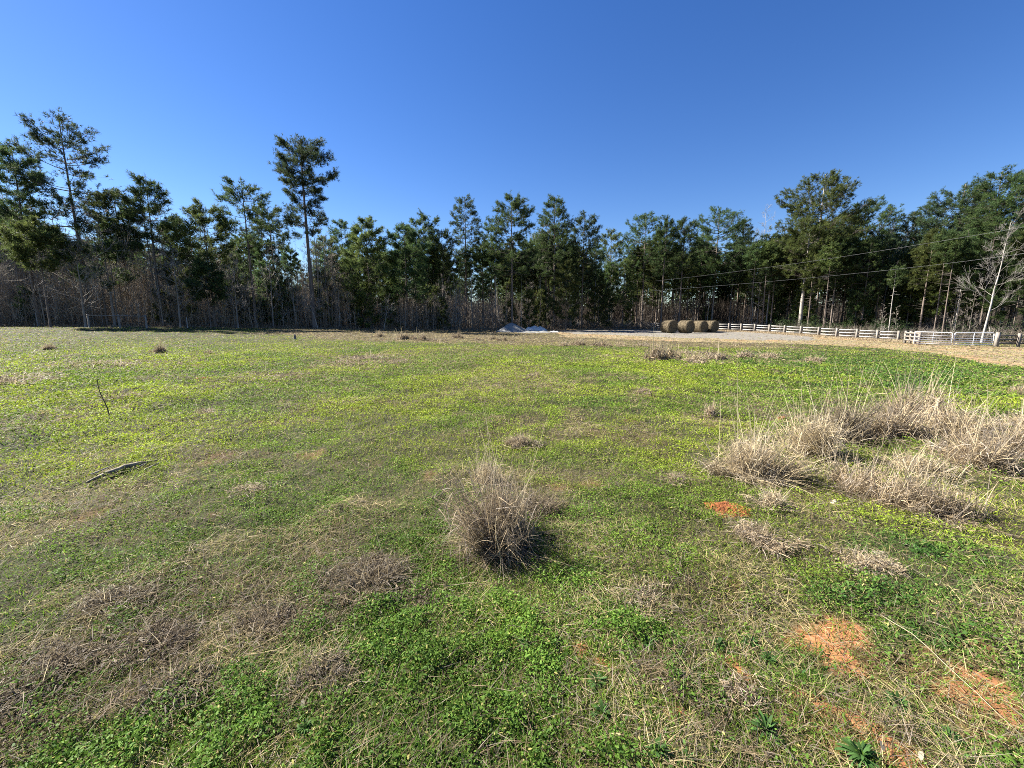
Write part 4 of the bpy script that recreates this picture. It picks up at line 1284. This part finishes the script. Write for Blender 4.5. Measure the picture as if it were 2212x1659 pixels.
M_TWIGTRUNK = noise_mat("sapling_bark", (.13, .11, .09), (.30, .26, .22), 5, .9, .3, 12, (1, 1, .3))
M_PALETWIG = noise_mat("pale_twigs", (.20, .18, .16), (.36, .33, .29), 3, .85, 0, 12)
BARE = [
    # px, top, Y, r0, spread, start, lean, pale, label
    (1928, 515, 67, .10, .42, .45, 0, 1, "bare whitish spreading tree crown before the dark pines"),
    (2190, 480, 50, .12, .30, .25, .10, 1, "bare white barked leaning tree at the right edge"),
    (1650, 462, 88, .14, .22, .5, 0, 1, "pale bare treetop rising above the pines left of the huge one"),
    (1168, 495, 74, .12, .28, .3, 0, 1, "bare pale tree right of the big centre pine"),
    (215, 470, 46, .14, .45, .25, 0, 0, "wide brown bare tree over the old pole fence"),
    (160, 520, 43, .12, .45, .2, .02, 0, "brown bare tree below the ragged tall pine"),
    (40, 540, 46, .09, .40, .2, 0, 0, "brown bare tree at the left edge of the wood"),
    (370, 540, 46, .10, .35, .2, 0, 0, "bare tree in the thicket right of the pole fence"),
    (500, 560, 50, .09, .32, .2, 0, 0, "bare tree in the thicket left of the young pines"),
    (715, 560, 60, .09, .3, .25, 0, 0, "bare tree right of the tallest lone pine's bole"),
    (1325, 560, 82, .10, .26, .3, 0, 1, "slim bare pale tree under the sky notch"),
    (955, 600, 64, .09, .3, .25, 0, 0, "brown bare tree under the thin open pine"),
    (1960, 640, 64, .05, .4, .3, .06, 1, "small leaning bare tree beside the fence corner"),
    (1905, 640, 68, .08, .25, .5, .03, 1, "first of two pale leaning bare trunks below the whitish crown"),
    (1895, 650, 69, .08, .22, .5, .05, 1, "second of two pale leaning bare trunks below the whitish crown"),
    (2080, 600, 60, .08, .3, .4, .05, 1, "bare pale leaning tree right above the gates"),
    (665, 640, 55, .05, .55, .3, -.25, 1, "low bare sapling bending left beside the tallest pine's foot"),
    (840, 640, 59, .05, .5, .3, .2, 1, "low bare sapling with white limbs under the bushy pine"),
]
for k, (px, py, Y, r0, sp, st_, ln, pale, lab) in enumerate(BARE):
    loc, H = tree_spot(px, py, Y)
    ms = bare_mesh(3000 + k, H, r0, sp, 3 if k > 12 else 4, 16, st_, M_PALE if pale else M_TWIGTRUNK, ln, .0075)
    put_tree("bare_tree", ms, (loc[0] - ln * H, loc[1], loc[2]), 0, 1.0, lab, "bare tree", "leafless trees along the wood edge", ("trunk", "branches"))

# lit straight trunks that stand out in the right wood
SAP = [bare_mesh(3200 + k, 8.0, .045 + .012 * (k % 3), .20, 3, 15, .18, None, r.uniform(-.03, .03), .010) for k in range(7)]
r = RS(91)
GL = {0: "thin leafless sapling in the thicket along the left wood edge", 1: "thin leafless sapling at the middle wood edge", 2: "thin leafless sapling in the shade of the right wood"}
for k in range(150):
    zsel = 0 if k < 88 else (1 if k < 122 else 2)
    px = r.uniform(-60, 740) if zsel == 0 else r.uniform(740, 1400) if zsel == 1 else r.uniform(1400, 2260)
    a = ray(px, 700)[0]; Y = 50.0
    for _ in range(12): Y = float(edge_y(a * Y)) * .6 + Y * .4
    Y += r.uniform(.4, 7) if zsel == 0 else r.uniform(.8, 9) if zsel == 1 else r.uniform(2, 10)
    x = a * Y; s = r.uniform(.6, 1.25) * (1.35 if zsel == 0 else .85)
    put_tree("sapling", SAP[r.randint(7)], (x, Y, float(gzs(x, Y))), r.uniform(0, 6.28), (s, s, s * r.uniform(.9, 1.1)), "thin leafless sapling " + landmark(px), "sapling", "saplings " + landmark(px), ("trunk", "branches"))

# tall thin boles inside the wood; pale bark paints sunlight onto some
def bole_mesh(seed, mat):
    r = RS(seed); g = G(); H = 15; t = np.linspace(0, 1, 9)
    path = np.stack([r.normal(0, .05, 9).cumsum() * t * 1.5, r.normal(0, .05, 9).cumsum() * t, H * t], -1); path[0, 2] = -.2
    tube(g, path, .12 * (1 - .7 * t), 7)
    for k in range(18):
        w = r.uniform(.25, .95); o = np.array([np.interp(w, t, path[:, c]) for c in range(3)]); a = r.uniform(0, 6.28); L = r.uniform(.4, 1.6)
        tube(g, [o, o + np.array([math.cos(a) * L, math.sin(a) * L, r.uniform(-.2, .5) * L])], [.025, .008], 3, cap=False)
    return g.mesh("trunk", mat, True)


SHORT = [pine_meshes(2100 + k, 16.0, .72, 1.7, 'oval', 520, col=[GREEN, OLIVE, GREEN][k], tlen=.42, tw=.07, nn=7, dead=30, tr=.105) for k in range(3)]
SHORTP = [(bole_mesh(2150 + k, [M_PALE, M_BARK, M_PALE][k]), SHORT[k][1]) for k in range(3)]
for k in range(110):
    px = r.uniform(1180, 2300) if k < 78 else r.uniform(-60, 1180)
    a = ray(px, 700)[0]; Y = 50.0
    for _ in range(12): Y = float(edge_y(a * Y)) * .6 + Y * .4
    Y += r.uniform(1.5, 16)
    x = a * Y; s = r.uniform(.6, .95)
    lab = "slim tall pine with a thin bare bole " + landmark(px)
    src = SHORTP[0] if (k % 4 == 0) else SHORT[k % 3]
    put_tree("pine_tree", src, (x, Y, float(gzs(x, Y))), r.uniform(0, 6.28), s, lab, "pine", "slim pines " + landmark(px))


# ------------------------------------------------------------------ undergrowth and far wood (no one could count them)
def make_undergrowth():
    r = RS(201); g = G()
    n = 62000
    px = r.uniform(-150, 2360, n)
    a = (px * 1024 / 2212 - 512) / (F * CP)
    Y = np.full(n, 50.0)
    for _ in range(14): Y = edge_y(a * Y) * .6 + Y * .4
    Y = Y + np.abs(r.normal(0, 7, n)) + r.uniform(-.9, .5, n) + np.where(px > 1880, 4.0, 0)
    x = a * Y
    right = px > 1400
    den = vn(x, Y, 2.5, 44)
    tall = np.where(right, .6, 1.7) * (.4 + den)
    hgt = r.uniform(.25, 1.0, n) * tall * np.where(Y - edge_y(x) < .6, .45, 1)
    P = np.stack([x, Y, gz(x, Y) - .03], -1)
    D = rnd_dir(r, n, 35, 88); S = rnd_dir(r, n, -10, 10)
    rust = r.rand(n) < .25
    c = np.where(rust[:, None], np.array([.20, .115, .06]), np.array([.15, .125, .10])) * r.uniform(.5, 1.5, (n, 1))
    pale = r.rand(n) < .12
    c = np.where(pale[:, None], np.array([.42, .36, .25]) * r.uniform(.6, 1.1, (n, 1)), c)
    strips(g, P, D, hgt, r.uniform(.015, .035, n), S, r.uniform(0, .3, n), 2, 'taper', c)
    # small side twigs and dead leaves
    m = 70000; i = r.randint(0, n, m)
    Q = P[i] + D[i] * (hgt[i] * r.uniform(.2, 1, m))[:, None]
    strips(g, Q, rnd_dir(r, m, -20, 70), r.uniform(.12, .5, m), r.uniform(.02, .05, m), rnd_dir(r, m, -40, 40), .1, 1, 'taper', np.array([.17, .13, .09]) * r.uniform(.5, 1.6, (m, 1)))
    tag(g.build("undergrowth", M_TWIG), "brown leafless brush filling the foot of the wood", "undergrowth", kind="stuff")
    # evergreen bushes low in the right wood
    g = G(); n = 26000
    cx = r.uniform(1460, 2300, 46); cw = r.uniform(1.2, 2.6, 46); chh = r.uniform(1.2, 3.2, 46)
    ca = (cx * 1024 / 2212 - 512) / (F * CP); cY = np.full(46, 50.0)
    for _ in range(14): cY = edge_y(ca * cY) * .6 + cY * .4
    cY += r.uniform(1.5, 8, 46); X0 = ca * cY
    i = r.randint(0, 46, n); v = hexrot(r.normal(0, 1, (n, 3))) * (r.rand(n, 1) ** .4)
    P = np.stack([X0[i] + v[:, 0] * cw[i], cY[i] + v[:, 1] * cw[i], gz(X0[i], cY[i]) + np.abs(v[:, 2]) * chh[i]], -1)
    strips(g, P, rnd_dir(r, n, -20, 80), r.uniform(.15, .32, n), r.uniform(.08, .14, n), r.normal(0, 1, (n, 3)), .1, 1, 'leaf', np.array([.035, .055, .02]) * r.uniform(.6, 1.6, (n, 1)))
    tag(g.build("evergreen_brush", M_NEEDLE), "dark evergreen brush low in the right wood", "undergrowth", kind="stuff")
    # pale tall dead grass along the board fence and the wood edge
    g = G(); n = 26000
    s = r.rand(n); seg = r.rand(n)
    A, B = FENCE_A, FENCE_B
    far = seg < .25
    P2 = np.where(far[:, None], FENCE_0 + (A - FENCE_0) * s[:, None], A + (B - A) * (s * 1.22)[:, None])
    P2 = P2 + r.normal(0, .45, (n, 2)) + (-.5, -.35)
    hh = r.uniform(.12, .55, n) * (.35 + .9 * vn(P2[:, 0], P2[:, 1], 1.6, 47))
    P = np.stack([P2[:, 0], P2[:, 1], gz(P2[:, 0], P2[:, 1]) - .02], -1)
    strips(g, P, rnd_dir(r, n, 30, 85), hh, r.uniform(.02, .045, n), rnd_dir(r, n, -10, 10), r.uniform(.1, .6, n), 2, 'taper', np.array([.50, .40, .26]) * r.uniform(.5, 1.15, (n, 1)))
    n = 9000; xx = r.uniform(-48, 26, n); yy = edge_y(xx) + r.uniform(-1.3, .3, n)
    P = np.stack([xx, yy, gz(xx, yy) - .02], -1)
    strips(g, P, rnd_dir(r, n, 30, 85), r.uniform(.1, .4, n), r.uniform(.025, .05, n), rnd_dir(r, n, -10, 10), r.uniform(.1, .6, n), 2, 'taper', np.array([.42, .31, .19]) * r.uniform(.5, 1.1, (n, 1)))
    tag(g.build("fence_grass", M_STRAW), "pale uncut dead grass along the foot of the board fence and wood", "grass", kind="stuff")


make_undergrowth()


def make_far_wood():
    """the wood carries on behind; it reads as one mass"""
    r = RS(301); g = G(); gt = G()
    n = 300
    px = r.uniform(-250, 2460, n); Y = r.uniform(95, 135, n); Y = np.where(px < 700, r.uniform(82, 120, n), Y)
    a = (px * 1024 / 2212 - 512) / (F * CP); x = a * Y
    for k in range(n):
        yt = np.interp(px[k], SKY_X, SKY_Y) + r.uniform(45, 110)
        z0 = float(gzs(x[k], Y[k])); zt = CAM_H + ray(px[k], yt)[1] * Y[k]
        H = max(zt - z0, 6)
        m = 420
        s = r.rand(m) ** .9; R_ = 3.4 * (1 - s * .75) * np.sqrt(r.rand(m)); az = r.uniform(0, 6.28, m)
        P = np.stack([x[k] + R_ * np.cos(az), Y[k] + R_ * np.sin(az), z0 + H * (.03 + .97 * s)], -1)
        strips(g, P, rnd_dir(r, m, -10, 80), r.uniform(.9, 1.6, m), r.uniform(.45, .8, m), r.normal(0, 1, (m, 3)), .1, 1, 'leaf', np.array([.045, .07, .025]) * r.uniform(.6, 1.4, (m, 1)))
        tube(g, [(x[k], Y[k], z0 - .2), (x[k] + .2, Y[k], z0 + H * .9)], [.16, .05], 5, (.14, .11, .09), cap=False)
    n = 90000; px = r.uniform(-250, 2460, n); Y = r.uniform(76, 112, n) + np.where(px < 700, -14, 8)
    a = (px * 1024 / 2212 - 512) / (F * CP); x = a * Y
    P = np.stack([x, Y, gzs(x, Y)], -1)
    strips(g, P, rnd_dir(r, n, 60, 88), r.uniform(2, 8.5, n), r.uniform(.05, .12, n), rnd_dir(r, n, -10, 10), .1, 1, 'taper', np.array([.12, .10, .08]) * r.uniform(.5, 1.4, (n, 1)))
    tag(g.build("far_wood", M_NEEDLE), "dense wood continuing behind the visible trees", "wood", kind="stuff")


make_far_wood()


def make_thicket():
    """the tangle of leafless stems and twigs that fills the wood behind the first saplings"""
    r = RS(401); g = G()
    n = 9000
    px = np.where(r.rand(n) < .68, r.uniform(-150, 1000, n), r.uniform(900, 2360, n))
    a = (px * 1024 / 2212 - 512) / (F * CP); Y = np.full(n, 50.0)
    for _ in range(14): Y = edge_y(a * Y) * .6 + Y * .4
    Y = Y + .8 + np.abs(r.normal(0, 9, n)); x = a * Y
    left = sstep(1450, 700, px)
    H = r.uniform(2.0, 6.0, n) * (.28 + 1.60 * left) * (.35 + 1.15 * fbm(x, Y, 6, 48, 2)) * (.8 + .5 * (r.rand(n) > .8))
    P = np.stack([x, Y, gzs(x, Y) - .05], -1)
    D = hexrot(np.concatenate([r.normal(0, .09, (n, 2)), np.ones((n, 1))], 1))
    c = np.array([.25, .21, .165]) * (.6 + .4 * left[:, None]) * r.uniform(.5, 1.5, (n, 1))  # darker to the right, painting in the shade of the wood interior
    pale = r.rand(n) < .12
    c = np.where(pale[:, None], np.array([.36, .33, .29]) * r.uniform(.7, 1.1, (n, 1)), c)
    strips(g, P, D, H, r.uniform(.025, .055, n), rnd_dir(r, n, -5, 5), 0, 3, 'taper', c)
    m = 240000; i = r.randint(0, n, m); w = r.uniform(.12, 1, m)
    Q = P[i] + D[i] * (H[i] * w)[:, None]
    az = r.uniform(0, 6.283, m); el = np.radians(r.uniform(20, 78, m))
    D2 = np.stack([np.cos(az) * np.cos(el), np.sin(az) * np.cos(el), np.sin(el)], -1)
    L2 = r.uniform(.3, 1.9, m) * (1.15 - w * .7)
    strips(g, Q, D2, L2, r.uniform(.014, .026, m), rnd_dir(r, m, -40, 40), r.uniform(-.15, .2, m), 2, 'taper', (c[i] * r.uniform(.7, 1.4, (m, 1))))
    tag(g.build("bare_thicket", M_TWIG), "grey brown tangle of leafless stems filling the wood edge", "thicket", kind="stuff")


make_thicket()
print("pines behind", nb)
